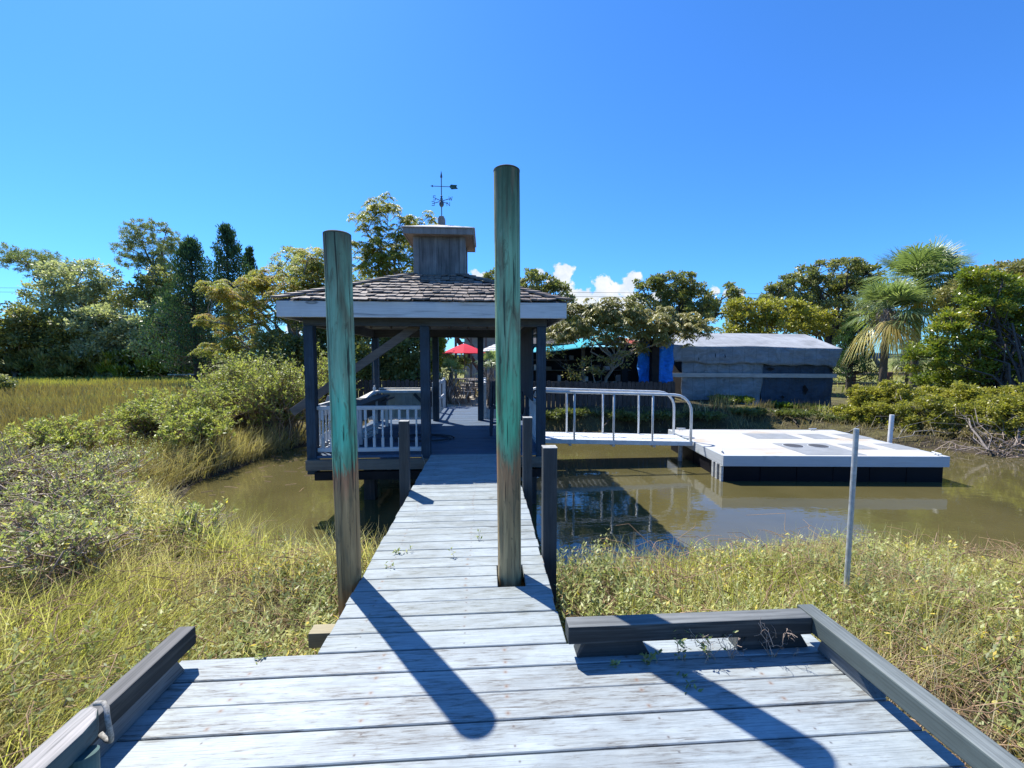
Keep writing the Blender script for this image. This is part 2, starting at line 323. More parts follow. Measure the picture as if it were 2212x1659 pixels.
# ------------------------------------------------------------------ object helpers
WM = {}
def wm(o): return WM.get(o.name, Matrix.Identity(4))
def tag(o, label=None, cat=None, group=None, kind=None):
    if label: o['label'] = label
    if cat: o['category'] = cat
    if group: o['group'] = group
    if kind: o['kind'] = kind
    return o
def thing(name, label, cat, loc, rz=0., group=None):
    o = bpy.data.objects.new(name, None); COL.objects.link(o)
    o.empty_display_size = .2
    m = Matrix.Translation(Vector([float(a) for a in loc])) @ Matrix.Rotation(rz, 4, 'Z')
    o.matrix_basis = m; WM[o.name] = m
    return tag(o, label, cat, group)
class B:
    """collects shapes (world coordinates) into one mesh"""
    def __init__(s): s.v = []; s.f = []
    def add(s, vs, fs):
        k = len(s.v); s.v += [tuple(map(float, p)) for p in vs]; s.f += [[i + k for i in f] for f in fs]; return s
    def box(s, x0, x1, y0, y1, z0, z1, m=None):
        vs = [(x, y, z) for z in (z0, z1) for y in (y0, y1) for x in (x0, x1)]
        if m is not None: vs = [m @ Vector(p) for p in vs]
        return s.add(vs, [(0, 2, 3, 1), (4, 5, 7, 6), (0, 1, 5, 4), (2, 6, 7, 3), (0, 4, 6, 2), (1, 3, 7, 5)])
    def bar(s, p0, p1, w, h, up=(0, 0, 1)):
        p0 = Vector(p0); p1 = Vector(p1); d = (p1 - p0).normalized(); u = Vector(up)
        r = d.cross(u)
        if r.length < 1e-4: r = d.cross(Vector((1, 0, 0)))
        r.normalize(); u = r.cross(d).normalized()
        vs = []
        for p in (p0, p1):
            for a, b in ((-1, -1), (1, -1), (1, 1), (-1, 1)): vs.append(p + r * a * w / 2 + u * b * h / 2)
        return s.add(vs, [(3, 2, 1, 0), (4, 5, 6, 7), (0, 1, 5, 4), (1, 2, 6, 5), (2, 3, 7, 6), (3, 0, 4, 7)])
    def tube(s, pts, r, n=10, caps=True):
        pts = [Vector(p) for p in pts]; k = len(s.v); rr = r if hasattr(r, '__len__') else [r] * len(pts)
        vs = []; ref = None
        for i, p in enumerate(pts):
            d = (pts[min(i + 1, len(pts) - 1)] - pts[max(i - 1, 0)]).normalized()
            if ref is None: ref = Vector((1, 0, 0)) if abs(d.x) < .8 else Vector((0, 1, 0))
            a = (ref - d * ref.dot(d)).normalized(); b = d.cross(a); ref = a
            for j in range(n):
                t = 2 * math.pi * j / n; vs.append(p + (a * math.cos(t) + b * math.sin(t)) * rr[i])
        fs = [(i * n + j, i * n + (j + 1) % n, (i + 1) * n + (j + 1) % n, (i + 1) * n + j) for i in range(len(pts) - 1) for j in range(n)]
        if caps: fs += [tuple(range(n))[::-1], tuple((len(pts) - 1) * n + j for j in range(n))]
        return s.add(vs, fs)
    def lathe(s, c, prof, n=12):
        return s.tube([(c[0], c[1], c[2] + z) for z, r in prof], [r for z, r in prof], n)
    def prism(s, poly, a, b, axis='y'):
        n = len(poly); vs = []
        for t in (a, b):
            for (p, q) in poly:
                vs.append({'y': (p, t, q), 'x': (t, p, q), 'z': (p, q, t)}[axis])
        fs = [tuple(range(n))[::-1], tuple(range(n, 2 * n))] + [(i, (i + 1) % n, n + (i + 1) % n, n + i) for i in range(n)]
        return s.add(vs, fs)
    def build(s, name, mat, parent=None, origin=None, bevel=0., smooth=False, **tg):
        me = bpy.data.meshes.new(name)
        if parent is not None: W = wm(parent)
        elif origin is not None: W = Matrix.Translation(Vector([float(a) for a in origin]))
        else: W = Matrix.Identity(4)
        Wi = W.inverted()
        me.from_pydata([tuple(Wi @ Vector(p)) for p in s.v], [], s.f); me.update()
        bm = bmesh.new(); bm.from_mesh(me); bmesh.ops.recalc_face_normals(bm, faces=bm.faces); bm.to_mesh(me); bm.free()
        me.materials.append(mat)
        if smooth:
            for p in me.polygons: p.use_smooth = True
        o = bpy.data.objects.new(name, me); COL.objects.link(o)
        if parent is not None: o.parent = parent
        else: o.matrix_basis = W
        WM[o.name] = W
        if bevel:
            md = o.modifiers.new('bevel', 'BEVEL'); md.width = bevel; md.segments = 1 if bevel < .004 else 2; md.limit_method = 'ANGLE'; md.angle_limit = rad(40)
        return tag(o, tg.get('label'), tg.get('cat'), tg.get('group'), tg.get('kind'))

def planks(b, x0, x1, y0, y1, z=0., pitch=.1505, gap=.007, th=.036, jit=.004, seed=1, along='x', skip=None):
    rg = random.Random(seed); n = max(1, int(round((y1 - y0) / pitch))); pitch = (y1 - y0) / n
    for i in range(n):
        a = y1 - (i + 1) * pitch + gap / 2; c = a + pitch - gap
        e0 = x0 + rg.uniform(-jit, jit); e1 = x1 + rg.uniform(-jit, jit); zz = z + rg.uniform(-.0025, .0015)
        sk = rg.uniform(-.002, .002)
        segs = [(e0, e1)]
        if skip and a < skip[3] and c > skip[2]: segs = [(e0, skip[0]), (skip[1], e1)]
        for (s0, s1) in segs:
            vs = []
            for q in (zz - th, zz):
                for (X, Y) in ((s0, a - sk), (s1, a + sk), (s1, c + sk), (s0, c - sk)):
                    vs.append((X, Y, q) if along == 'x' else (Y, X, q))
            b.add(vs, [(0, 3, 2, 1), (4, 5, 6, 7), (0, 1, 5, 4), (1, 2, 6, 5), (2, 3, 7, 6), (3, 0, 4, 7)])
    return b

# ---- numpy meshes for vegetation
def unit(a): return a / np.maximum(np.linalg.norm(a, axis=-1, keepdims=True), 1e-9)
class Q:
    def __init__(s): s.V = []; s.Fq = []; s.A = []; s.n = 0
    def add(s, v, f, a):
        s.V.append(v.astype(np.float32)); s.Fq.append((f + s.n).astype(np.int32)); s.A.append(a.astype(np.float32)); s.n += len(v)
    def leaves(s, P, D, N, L, W, a):
        D = unit(D); S = unit(np.cross(D, N)); L = np.broadcast_to(L, (len(P),))[:, None]; W = np.broadcast_to(W, (len(P),))[:, None]
        v = np.stack([P, P + D * L * .45 + S * W * .5, P + D * L, P + D * L * .45 - S * W * .5], 1).reshape(-1, 3)
        s.add(v, np.arange(len(v)).reshape(-1, 4), np.repeat(a, 4))
    def blades(s, P, h, lean, w, a, droop=.25):
        n = len(P); th = R.uniform(0, 2 * np.pi, n); S = np.stack([np.cos(th), np.sin(th), np.zeros(n)], 1)
        h = np.broadcast_to(h, (n,))[:, None]; w = np.broadcast_to(w, (n,))[:, None]
        ln = np.linalg.norm(lean, axis=1, keepdims=True); L3 = np.concatenate([lean, np.zeros((n, 1))], 1)
        rows = []
        for t, ww in ((0, 1.), (.5, .85), (1., .12)):
            p = P + L3 * h * t ** 1.8; p = p + np.array([0, 0, 1.]) * h * (t - droop * np.minimum(ln, 1.5) * t ** 2.2)
            rows += [p - S * w * ww / 2, p + S * w * ww / 2]
        v = np.stack(rows, 1).reshape(-1, 3)
        k = np.arange(n)[:, None] * 6
        f = np.concatenate([k + [0, 1, 3, 2], k + [2, 3, 5, 4]], 0)
        s.add(v, f, np.repeat(a, 6))
    def tubes(s, pts, r, a, n=4):
        """pts (N,K,3), r (N,K)"""
        Nn, K, _ = pts.shape
        d = np.gradient(pts, axis=1); d = unit(d)
        ref = np.where(np.abs(d[..., 2:3]) < .9, np.array([0, 0, 1.]), np.array([1., 0, 0]))
        A = unit(np.cross(d, ref)); Bv = np.cross(d, A)
        t = np.arange(n) * 2 * np.pi / n
        ring = pts[:, :, None] + (A[:, :, None] * np.cos(t)[None, None, :, None] + Bv[:, :, None] * np.sin(t)[None, None, :, None]) * r[:, :, None, None]
        v = ring.reshape(-1, 3); base = (np.arange(Nn) * K * n)[:, None, None]; i = np.arange(K - 1)[None, :, None] * n; j = np.arange(n)[None, None, :]
        q = np.stack([base + i + j, base + i + (j + 1) % n, base + i + n + (j + 1) % n, base + i + n + j], -1).reshape(-1, 4)
        s.add(v, q, np.repeat(np.broadcast_to(a, (Nn,)), K * n))
    def build(s, name, mat, parent=None, origin=None, smooth=False, **tg):
        V = np.concatenate(s.V); Fq = np.concatenate(s.Fq); A = np.concatenate(s.A)
        off = np.array(wm(parent).translation) if parent is not None else (np.array(origin, float) if origin is not None else np.zeros(3))
        V = V - off.astype(np.float32)
        me = bpy.data.meshes.new(name); me.vertices.add(len(V)); me.vertices.foreach_set('co', V.ravel())
        me.loops.add(Fq.size); me.loops.foreach_set('vertex_index', Fq.ravel())
        me.polygons.add(len(Fq)); me.polygons.foreach_set('loop_start', np.arange(0, Fq.size, 4, dtype=np.int32))
        me.polygons.foreach_set('loop_total', np.full(len(Fq), 4, np.int32))
        if smooth: me.polygons.foreach_set('use_smooth', np.ones(len(Fq), bool))
        me.update(calc_edges=True)
        at_ = me.attributes.new('v', 'FLOAT', 'POINT'); at_.data.foreach_set('value', np.clip(A, 0, 1))
        me.materials.append(mat)
        o = bpy.data.objects.new(name, me); COL.objects.link(o)
        if parent is not None: o.parent = parent
        else: o.location = off
        WM[o.name] = Matrix.Translation(Vector(off))
        return tag(o, tg.get('label'), tg.get('cat'), tg.get('group'), tg.get('kind'))

# ------------------------------------------------------------------ terrain
WATER = -.93
POND = np.array([(-5.7, 8.0), (-5.45, 10), (-5.1, 12.0), (-3, 12.6), (2, 12.7), (6, 13.0), (8.6, 12.9), (10.2, 11.8), (11.6, 10.6), (13, 9.5), (17, 8.8), (26, 8.0), (40, 7), (40, 1.0), (14, 2.3), (9, 3.75), (6.5, 4.3), (4, 4.6), (1.5, 4.55), (0.5, 4.35), (-1, 4.5), (-2.6, 5.1), (-4.2, 6.0), (-5.3, 6.9)])
def sdp(x, y):
    x = np.asarray(x, float); y = np.asarray(y, float)
    d = np.full(x.shape, 1e9); ins = np.zeros(x.shape, bool); n = len(POND)
    for i in range(n):
        a = POND[i]; b = POND[(i + 1) % n]; e = b - a
        t = np.clip(((x - a[0]) * e[0] + (y - a[1]) * e[1]) / (e @ e), 0, 1)
        d = np.minimum(d, np.hypot(x - a[0] - t * e[0], y - a[1] - t * e[1]))
        c = (a[1] > y) != (b[1] > y)
        with np.errstate(divide='ignore', invalid='ignore'):
            xi = (b[0] - a[0]) * (y - a[1]) / (b[1] - a[1] + 1e-12) + a[0]
        ins ^= c & (x < xi)
    return np.where(ins, -d, d)
def sst(a, b, x):
    t = np.clip((x - a) / (b - a), 0, 1); return t * t * (3 - 2 * t)
def tz(x, y):
    x = np.asarray(x, float); y = np.asarray(y, float)
    d = sdp(x, y) + .12 * np.sin(x * 2.3 + y) + .1 * np.sin(y * 3.1 - x * 1.7)
    base = -.66 + .05 * np.sin(x * .9 + 1) * np.sin(y * .8) + .03 * np.sin(x * 2.7 + y * 1.3)
    yard = sst(12.9, 14.2, y) * sst(-7, -3, x) * (1 - sst(8, 13, x))
    base = base + yard * .5
    base = base + .22 * sst(12, 20, y) * sst(8, 13, x) * (1 - sst(40, 80, y))
    land = WATER + (base - WATER) * sst(-.05, .75, d)
    wet = WATER - .75 * sst(0, 1.2, -d)
    return np.where(d > 0, land, wet)
def tz1(x, y): return float(tz(np.array([x]), np.array([y]))[0])

def ground():
    def ax(lo, hi, step, far):
        core = np.arange(lo, hi + 1e-6, step); g = step * 1.12 ** np.arange(1, 200); g = np.cumsum(g); g = g[g < far]
        return np.concatenate([(lo - g)[::-1], core, hi + g])
    xs = ax(-16, 22, .22, 3000); ys = ax(-4, 19, .22, 3000)
    X, Y = np.meshgrid(xs, ys); Z = tz(X, Y)
    V = np.stack([X, Y, Z], -1).reshape(-1, 3); nx = len(xs)
    i = np.arange(len(ys) - 1)[:, None] * nx + np.arange(nx - 1)[None]; i = i.ravel()
    f = np.stack([i, i + 1, i + 1 + nx, i + nx], 1)
    q = Q(); q.add(V, f, np.zeros(len(V)))
    m, nt, out = new_mat('marsh_ground')
    p = coords(nt, (1, 1, 1), False)
    n1 = noise(nt, p, 1.1, 5., .65); n2 = noise(nt, p, 14., 4., .7)
    zz = nd(nt, 'ShaderNodeSeparateXYZ', {0: p}).outputs
    c = mix(nt, ramp(nt, n1, [(.38, 0.), (.62, 1.)]), (.06, .046, .032), (.13, .115, .05))
    far = ramp(nt, math_(nt, 'MULTIPLY', zz[1], 1 / 60.), [(.25, 0.), (.6, 1.)])
    c = mix(nt, far, c, (.24, .235, .07))
    mud = ramp(nt, math_(nt, 'ADD', zz[2], 1.), [(.10, 1.), (.22, 0.)])
    c = mix(nt, mud, c, (.075, .06, .042))
    c = mix(nt, 1., c, ramp(nt, n2, [(.3, .55), (.7, 1.1)]), 'MULTIPLY')
    finish(nt, out, c, .9, .15, n2, .6, .05)
    return q.build('ground', m, None, smooth=True, kind='structure', label='olive and brown salt marsh ground')
ground()

def water():
    b = B(); n = 8
    xs = [-9, 45]; ys = [-2, 18]
    b.add([(-9, .5, WATER), (45, .5, WATER), (45, 16, WATER), (-9, 16, WATER)], [(0, 1, 2, 3)])
    m, nt, out = new_mat('creek_water')
    p = coords(nt, (1, 1, 1), False)
    n1 = noise(nt, coords(nt, (1.5, 2.6, 1), False), 2.2, 3., .55); n2 = noise(nt, p, .55, 3., .6); n3 = noise(nt, coords(nt, (1, 2, 1), False), 22., 2., .5)
    c = mix(nt, ramp(nt, n2, [(.35, 0.), (.65, 1.)]), (.080, .069, .026), (.105, .089, .036))
    h = math_(nt, 'ADD', n1, math_(nt, 'MULTIPLY', n3, .05))
    bb = finish(nt, out, c, .035, .5, h, .12, .02)
    bb.inputs['IOR'].default_value = 1.8
    b.build('water', m, None, kind='structure', label='still olive green creek water')
water()

# ------------------------------------------------------------------ platform and walkway
EPS = .003
plat = thing('wooden_platform', 'pale blue-grey worn platform in the foreground edged by dark kerb rails', 'platform', (0, 1., 0))
b = planks(B(), -1.515, 1.765, -1.06, 2.10, seed=3, pitch=.1505); b.build('deck_boards', M['deck'], plat, bevel=.0035)
b = B(); b.box(-1.46, 1.70, 2.02, 2.06, -.23, -.042)
for x in (-1.44, -.7, 0, .8, 1.66): b.box(x - .02, x + .02, -1, 2.017, -.23, -.042)
b.build('joist_frame', M['stringer'], plat)
for x in (-1.38, 1.6):
    for y in (1.9, -.6): B().tube([(x, y, -1.4), (x, y, -.235)], .09, 12).build('support_post', M['pile_end'], plat)
# kerb rails
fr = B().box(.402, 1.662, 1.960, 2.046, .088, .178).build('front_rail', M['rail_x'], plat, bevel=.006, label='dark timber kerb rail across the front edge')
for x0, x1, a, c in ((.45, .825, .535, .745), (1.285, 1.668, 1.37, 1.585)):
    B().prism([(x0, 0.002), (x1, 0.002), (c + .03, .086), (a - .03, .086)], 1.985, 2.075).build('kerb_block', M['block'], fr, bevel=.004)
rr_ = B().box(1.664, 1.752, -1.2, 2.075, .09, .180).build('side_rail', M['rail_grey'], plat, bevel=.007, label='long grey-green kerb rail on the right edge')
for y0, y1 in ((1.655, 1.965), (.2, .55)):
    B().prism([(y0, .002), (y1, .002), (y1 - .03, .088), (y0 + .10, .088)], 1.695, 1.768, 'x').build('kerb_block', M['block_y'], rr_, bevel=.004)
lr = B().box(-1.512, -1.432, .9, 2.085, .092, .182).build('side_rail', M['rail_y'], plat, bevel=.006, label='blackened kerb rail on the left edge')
B().prism([(1.30, .002), (2.02, .002), (1.97, .090), (1.35, .090)], -1.50, -1.445, 'x').build('kerb_block', M['block_y'], lr, bevel=.004)
# pale handrail lying over the left kerb with rounded end
pts = [(-1.435, -.9), (-1.345, -.9), (-1.335, 1.40), (-1.345, 1.46), (-1.375, 1.50), (-1.41, 1.515), (-1.432, 1.50)]
hr = thing('low_handrail', 'pale weathered low handrail with rounded end at the left edge of the platform', 'handrail', (-1.38, 1.3, 0))
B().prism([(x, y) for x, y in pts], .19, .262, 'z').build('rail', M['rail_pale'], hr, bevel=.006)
B().tube([(-1.325, 1.375, .002), (-1.335, 1.40, .189)], [.042, .037], 20).build('post', M['tealpost'], hr, smooth=False)
B().tube([(-1.372, .3, .002), (-1.372, .3, .189)], [.042, .037], 20).build('post', M['tealpost'], hr)
# rope loop round the end
rp = [(-1.405, 1.522, .262), (-1.37, 1.516, .268), (-1.342, 1.495, .266), (-1.326, 1.478, .24), (-1.323, 1.480, .20), (-1.33, 1.492, .16), (-1.345, 1.508, .13), (-1.37, 1.52, .12), (-1.40, 1.53, .14)]
B().tube(rp, .008, 8).build('mooring_rope', M['rope'], None, origin=(-1.385, 1.52, .1), smooth=True, label='short grey rope looped round the end of the pale handrail', cat='rope')

walk = thing('wooden_walkway', 'narrow pale plank walkway leading from the platform to the gazebo', 'walkway', (-.22, 4.2, 0))
b = planks(B(), -.857, .418, 2.104, 6.50, seed=5, pitch=.1435, jit=.006, skip=(.075, .262, 2.74, 2.92))
b.build('deck_boards', M['deck_far'], walk, bevel=.0035)
b = B()
for x in (-.79, -.22, .345): b.box(x - .02, x + .02, 2.062, 6.40, -.25, -.042)
b.build('stringer', M['stringer_y'], walk)
for y in (3.2, 5.4): B().box(-1.0, .50, y - .03, y + .03, -.46, -.253).build('cross_beam', M['stringer'], walk)
B().box(-1.05, -.80, 2.44, 2.53, -.21, -.12).build('beam_end', M['redwood'] if 0 else M['pile_end'] if 0 else wood('tan_beam', (.42, .36, .22), (.30, .25, .16), (.08, .07, .05), 0, .4), walk, bevel=.004)

# mooring piles
def pile(label, x, y, top, r0, r1, dx, dy, mat, zb):
    o = thing('mooring_pile', label, 'pile', (x, y, zb), group='round timber mooring piles')
    n = 16; pts = []; rr = []
    for i in range(n + 1):
        t = i / n; pts.append((x + dx * t, y + dy * t, zb + (top - zb) * t)); rr.append(r0 + (r1 - r0) * t + random.uniform(-.0012, .0012))
    B().tube(pts, rr, 40, False).build('shaft', mat, o, smooth=True)
    c = pts[-1]; B().tube([(c[0], c[1], c[2] - .004), (c[0], c[1], c[2] + .004), (c[0], c[1], c[2] + .010)], [r1 + .0005, r1 + .0005, r1 - .008], 40).build('cut_top', M['pile_end'], o)
pile('shorter round pile at the left edge of the walkway, bright turquoise stain over brown base', -.925, 2.86, 2.295, .074, .086, -.03, -.03, M['pileL'], -1.4)
pile('tallest round pile standing through the walkway boards, green stained with brown foot', .171, 2.83, 2.725, .078, .0865, -.028, 0, M['pileR'], -1.4)

def sqpost(label, x, y, top, mat='post_dark'):
    o = thing('square_post', label, 'post', (x, y, -1.4), group='square dark posts beside the walkway')
    B().box(x - .052, x + .052, y - .05, y + .05, -1.4, top - .006).build('shaft', M[mat], o, bevel=.003)
    B().box(x - .0535, x + .0535, y - .0515, y + .0515, top - .0055, top).build('cut_top', M['post_top'], o)
sqpost('square dark post nearest the camera on the right side of the walkway', .478, 3.10, .835)
sqpost('square dark post on the left side of the walkway in front of the white railing', -.915, 4.73, .80)
sqpost('square dark post half hidden behind the tall green pile', .476, 4.75, .825)

# ------------------------------------------------------------------ gazebo
GX, GY = -.88, 8.29
gz = thing('gazebo', 'open timber gazebo with shake roof and cupola at the end of the walkway', 'gazebo', (GX, GY, 0))
planks(B(), -2.72, .97, 6.505, 10.32, z=-.002, seed=9, pitch=.1435).build('floor_boards', M['floor_blue'], gz, bevel=.003)
b = B(); b.box(-2.72, -.86, 6.42, 6.495, -.20, -.045); b.box(.42, .97, 6.42, 6.495, -.20, -.045); b.box(-2.72, .97, 10.26, 10.30, -.25, -.045)
for x in (-2.3, -1.5, -.7, .1, .7): b.box(x - .03, x + .03, 6.50, 10.25, -.23, -.045)
b.build('floor_joists', M['stringer'], gz)
for y0, z1 in ((6.44, -.235), (10.05, -.255)): B().box(-2.60, .90, y0, y0 + .09, -.36, z1).build('floor_beam', M['darkwall'], gz)
tops = 1.985
for (x, y, zb) in ((-2.655, 6.56, -.28), (-.93, 6.56, -.35), (.87, 6.56, -.28), (-2.60, 10.12, -.3), (-1.19, 10.12, -.003), (-.12, 10.12, -.003), (.87, 10.12, -.3), (.87, 8.33, -.002), (-2.655, 8.33, -.002)):
    B().box(x - .07, x + .07, y - .07, y + .07, zb, tops).build('post', M['post_blue'], gz, bevel=.005)
for (x, y) in ((-2.0, 7.3), (-.9, 6.9), (.75, 6.9), (-2.4, 10.0), (.75, 10.0), (-.9, 10.0)):
    B().box(x - .09, x + .09, y - .09, y + .09, -1.8, -.365).build('support_pile', M['post_dark'], gz)
for y in (6.56, 10.12): B().box(-2.73, .95, y - .05, y + .05, 1.988, 2.17).build('top_beam', M['beam_blue'], gz)
for x in (-2.655, .87): B().box(x - .05, x + .05, 6.615, 10.065, 1.985, 2.165).build('top_beam', M['beam_blue_y'], gz)
E0 = 2.08
def facing(x0, x1, y0, y1, mat): B().box(x0, x1, y0, y1, 2.085, 2.312).build('fascia', M[mat], gz, bevel=.004)
facing(GX - E0, GX + E0, GY - E0 - .02, GY - E0 + .02, 'fascia'); facing(GX - E0, GX + E0, GY + E0 - .02, GY + E0 + .02, 'fascia')
facing(GX - E0, GX - E0 + .04, GY - E0 + .022, GY + E0 - .022, 'fascia_y'); facing(GX + E0 - .04, GX + E0, GY - E0 + .022, GY + E0 - .022, 'fascia_y')
# sloping roof: sheathing, shingles, hips
SL = .415; ZE = 2.325
def rz_(d): return ZE + SL * d            # height at horizontal distance d in from the eave
b = B(); h = E0 + .0; top = rz_(h - .44)
for sx, sy in ((0, -1), (0, 1), (-1, 0), (1, 0)):
    def P(u, d, off):   # u along eave, d inward
        if sy: return (GX + u, GY + sy * (h - d), rz_(d) - off)
        return (GX + sx * (h - d), GY + u, rz_(d) - off)
    vs = [P(-h, 0, 0), P(h, 0, 0), P(.44, h - .44, 0), P(-.44, h - .44, 0), P(-h, 0, .03), P(h, 0, .03), P(.44, h - .44, .03), P(-.44, h - .44, .03)]
    b.add(vs, [(0, 1, 2, 3), (4, 7, 6, 5), (0, 4, 5, 1), (2, 6, 7, 3)])
b.build('roof_sheathing', M['soffit'], gz)
b = B()
for i in range(9):
    u = -1.85 + i * 3.7 / 8
    if abs(u) > .3:
        pass
    for sy in (-1, 1):
        d1 = min(h - abs(u), h - .45); b = B()
        b.bar((GX + u, GY + sy * (h - .03), rz_(.03) - .085), (GX + u, GY + sy * (h - d1), rz_(d1) - .085), .04, .10)
        b.build('rafter', M['soffit'], gz); b = B()
        b.bar((GX + sy * (h - .03), GY + u, rz_(.03) - .085), (GX + sy * (h - d1), GY + u, rz_(d1) - .085), .04, .10)
        b.build('rafter', M['soffit'], gz)
rg = random.Random(4)
for sx, sy, mt in ((0, -1, 'shingle'), (0, 1, 'shingle'), (-1, 0, 'shingle_s'), (1, 0, 'shingle_s')):
    b = B(); rows = 10; ex = (h + .05 - .42) / rows
    for r in range(rows):
        d0 = -.055 + r * ex; half = h - d0 + .0
        u = -half + rg.uniform(0, .06)
        while u < half - .03:
            w = rg.uniform(.10, .20); u1 = min(u + w * .85, half); g = .004
            da = d0 + rg.uniform(-.022, .022); db = d0 + ex + .10
            th = rg.uniform(.014, .026); lf = .022 + rg.uniform(0, .016); tw = rg.uniform(-.012, .012)
            hb = h - db
            ua, ub = (u + g), (u1 - g)
            ta, tb = max(min(ua, hb), -hb), max(min(ub, hb), -hb)
            if abs(ta - tb) < .01: u = u1; continue
            def P(uu, dd, z):
                if sy: return (GX + uu, GY + sy * (h - dd), rz_(dd) + z)
                return (GX + sx * (h - dd), GY + uu, rz_(dd) + z)
            vs = [P(ua, da, lf), P(ub, da, lf + tw), P(tb, db, .004), P(ta, db, .004), P(ua, da, lf + th), P(ub, da, lf + th + tw), P(tb, db, .010), P(ta, db, .010)]
            b.add(vs, [(0, 1, 2, 3), (4, 7, 6, 5), (0, 4, 5, 1), (1, 5, 6, 2), (2, 6, 7, 3), (3, 7, 4, 0)])
            u = u1
    b.build('shake_roof', M[mt], gz)
for sx in (-1, 1):
    for sy in (-1, 1):
        n = 13; b = B()
        for i in range(n):
            d = -.06 + i * (h - .46 + .06) / n; d2 = d + .25
            if d2 > h - .44: d2 = h - .44
            for q in (0, 1):
                # cap boards on either side of the hip
                def hp(dd, side, z):
                    x = h - dd; y = h - dd
                    if q == 0: x -= side
                    else: y -= side
                    return (GX + sx * x, GY + sy * y, rz_(dd) + z)
                l0 = .052 + rg.uniform(0, .008)
                vs = [hp(d, 0, l0), hp(d, .12, l0), hp(d2, .12, .03), hp(d2, 0, .03), hp(d, 0, l0 + .02), hp(d, .12, l0 + .02), hp(d2, .12, .045), hp(d2, 0, .045)]
                b.add(vs, [(0, 1, 2, 3), (4, 7, 6, 5), (0, 4, 5, 1), (1, 5, 6, 2), (2, 6, 7, 3), (3, 7, 4, 0)])
        b.build('hip_cap', M['shingle'], gz)
# cupola
zc0, zc1 = 2.92, 3.735; ch = .452
cup = B().box(GX + .05 - ch, GX + .05 + ch, GY - ch, GY + ch, zc0, zc1).build('cupola', M['ply'], gz)
CXc = GX + .05
for sx in (-1, 1):
    for sy in (-1, 1):
        b = B(); x = CXc + sx * ch; y = GY + sy * ch
        b.box(min(x, x - sx * .085) , max(x, x - sx * .085), y - .0 if sy > 0 else y - .018, y + .018 if sy > 0 else y + .0, zc0, zc1 - .002)
        b.box(x if sx > 0 else x - .018, x + .018 if sx > 0 else x, y - .10 if sy > 0 else y - .018, y + .018 if sy > 0 else y + .10, zc0, zc1 - .002)
        b.build('corner_board', M['cupola_trim'], cup, bevel=.002)
rh = .628; zr = 3.70
b = B()
b.box(CXc - rh, CXc + rh, GY - rh, GY - rh + .03, zr, zr + .105); b.box(CXc - rh, CXc + rh, GY + rh - .03, GY + rh, zr, zr + .105)
b.box(CXc - rh, CXc - rh + .03, GY - rh + .032, GY + rh - .032, zr, zr + .105); b.box(CXc + rh - .03, CXc + rh, GY - rh + .032, GY + rh - .032, zr, zr + .105)
b.build('cupola_fascia', M['cupola_trim'], cup, bevel=.003)
B().box(CXc - rh + .031, CXc + rh - .031, GY - rh + .031, GY + rh - .031, zr + .01, zr + .035).build('cupola_soffit', wood('soffit_ply', (.36, .31, .26), (.25, .21, .18), (.1, .08, .07), 1, .4), cup)
r2 = rh + .02
b = B().add([(CXc - r2, GY - r2, zr + .107), (CXc + r2, GY - r2, zr + .107), (CXc + r2, GY + r2, zr + .107), (CXc - r2, GY + r2, zr + .107),
             (CXc - r2, GY - r2, zr + .122), (CXc + r2, GY - r2, zr + .122), (CXc + r2, GY + r2, zr + .122), (CXc - r2, GY + r2, zr + .122), (CXc, GY, zr + .36)],
            [(0, 3, 2, 1), (0, 1, 5, 4), (1, 2, 6, 5), (2, 3, 7, 6), (3, 0, 4, 7), (4, 5, 8), (5, 6, 8), (6, 7, 8), (7, 4, 8)])
b.build('cupola_roof', M['cupola_top'], cup)
b = B(); b.prism([(-.066, 3.96), (.066, 3.96), (.066, 4.155), (.04, 4.205), (-.04, 4.205), (-.066, 4.155)], -.06, .06)
b.v = [(x + CXc, y + GY, z) for x, y, z in b.v]; b.build('finial_block', M['cupola_trim'], cup, bevel=.003)
# railings
def baluster(b, x, y, z0, z1):
    s = .019; hh = z1 - z0
    b.box(x - s, x + s, y - s, y + s, z0, z0 + hh * .26); b.box(x - s, x + s, y - s, y + s, z1 - hh * .26, z1)
    pr = [(.26, .010), (.28, .017), (.30, .011), (.34, .016), (.42, .018), (.485, .011), (.50, .018), (.515, .011), (.60, .015), (.68, .013), (.70, .010), (.72, .017), (.74, .010)]
    b.lathe((x, y, z0), [(t * hh, r) for t, r in pr], 8)
def railing(p0, p1, z0, z1, n, cap=True):
    ax = 0 if abs(p1[0] - p0[0]) > abs(p1[1] - p0[1]) else 1
    mt = M['white_x'] if ax == 0 else M['white_y']
    b = B(); b.bar((*p0, z1 - .03), (*p1, z1 - .03), .05, .06)
    o = b.build('railing', mt, gz, bevel=.003)
    B().bar((*p0, z0 + .03), (*p1, z0 + .03), .06, .06).build('bottom_rail', mt, o, bevel=.003)
    for i in range(n):
        t = (i + .6) / (n + .2); x = p0[0] + (p1[0] - p0[0]) * t; y = p0[1] + (p1[1] - p0[1]) * t
        bb = B(); baluster(bb, x, y, z0 + .062, z1 - .062); bb.build('baluster', M['white_z'], o)
railing((-2.58, 6.56), (-1.002, 6.56), .055, .765, 12)
railing((.87, 6.635), (.87, 8.255), .055, .765, 12)
railing((-2.655, 6.635), (-2.655, 8.255), .055, .765, 12)
b = B()
for i in range(19):
    y = 6.95 + i * .128
    b.box(.775, .795, y, y + .12, .78, 1.984)
b.build('board_screen', M['post_blue'], gz, label='dark upright boards closing the upper right side')
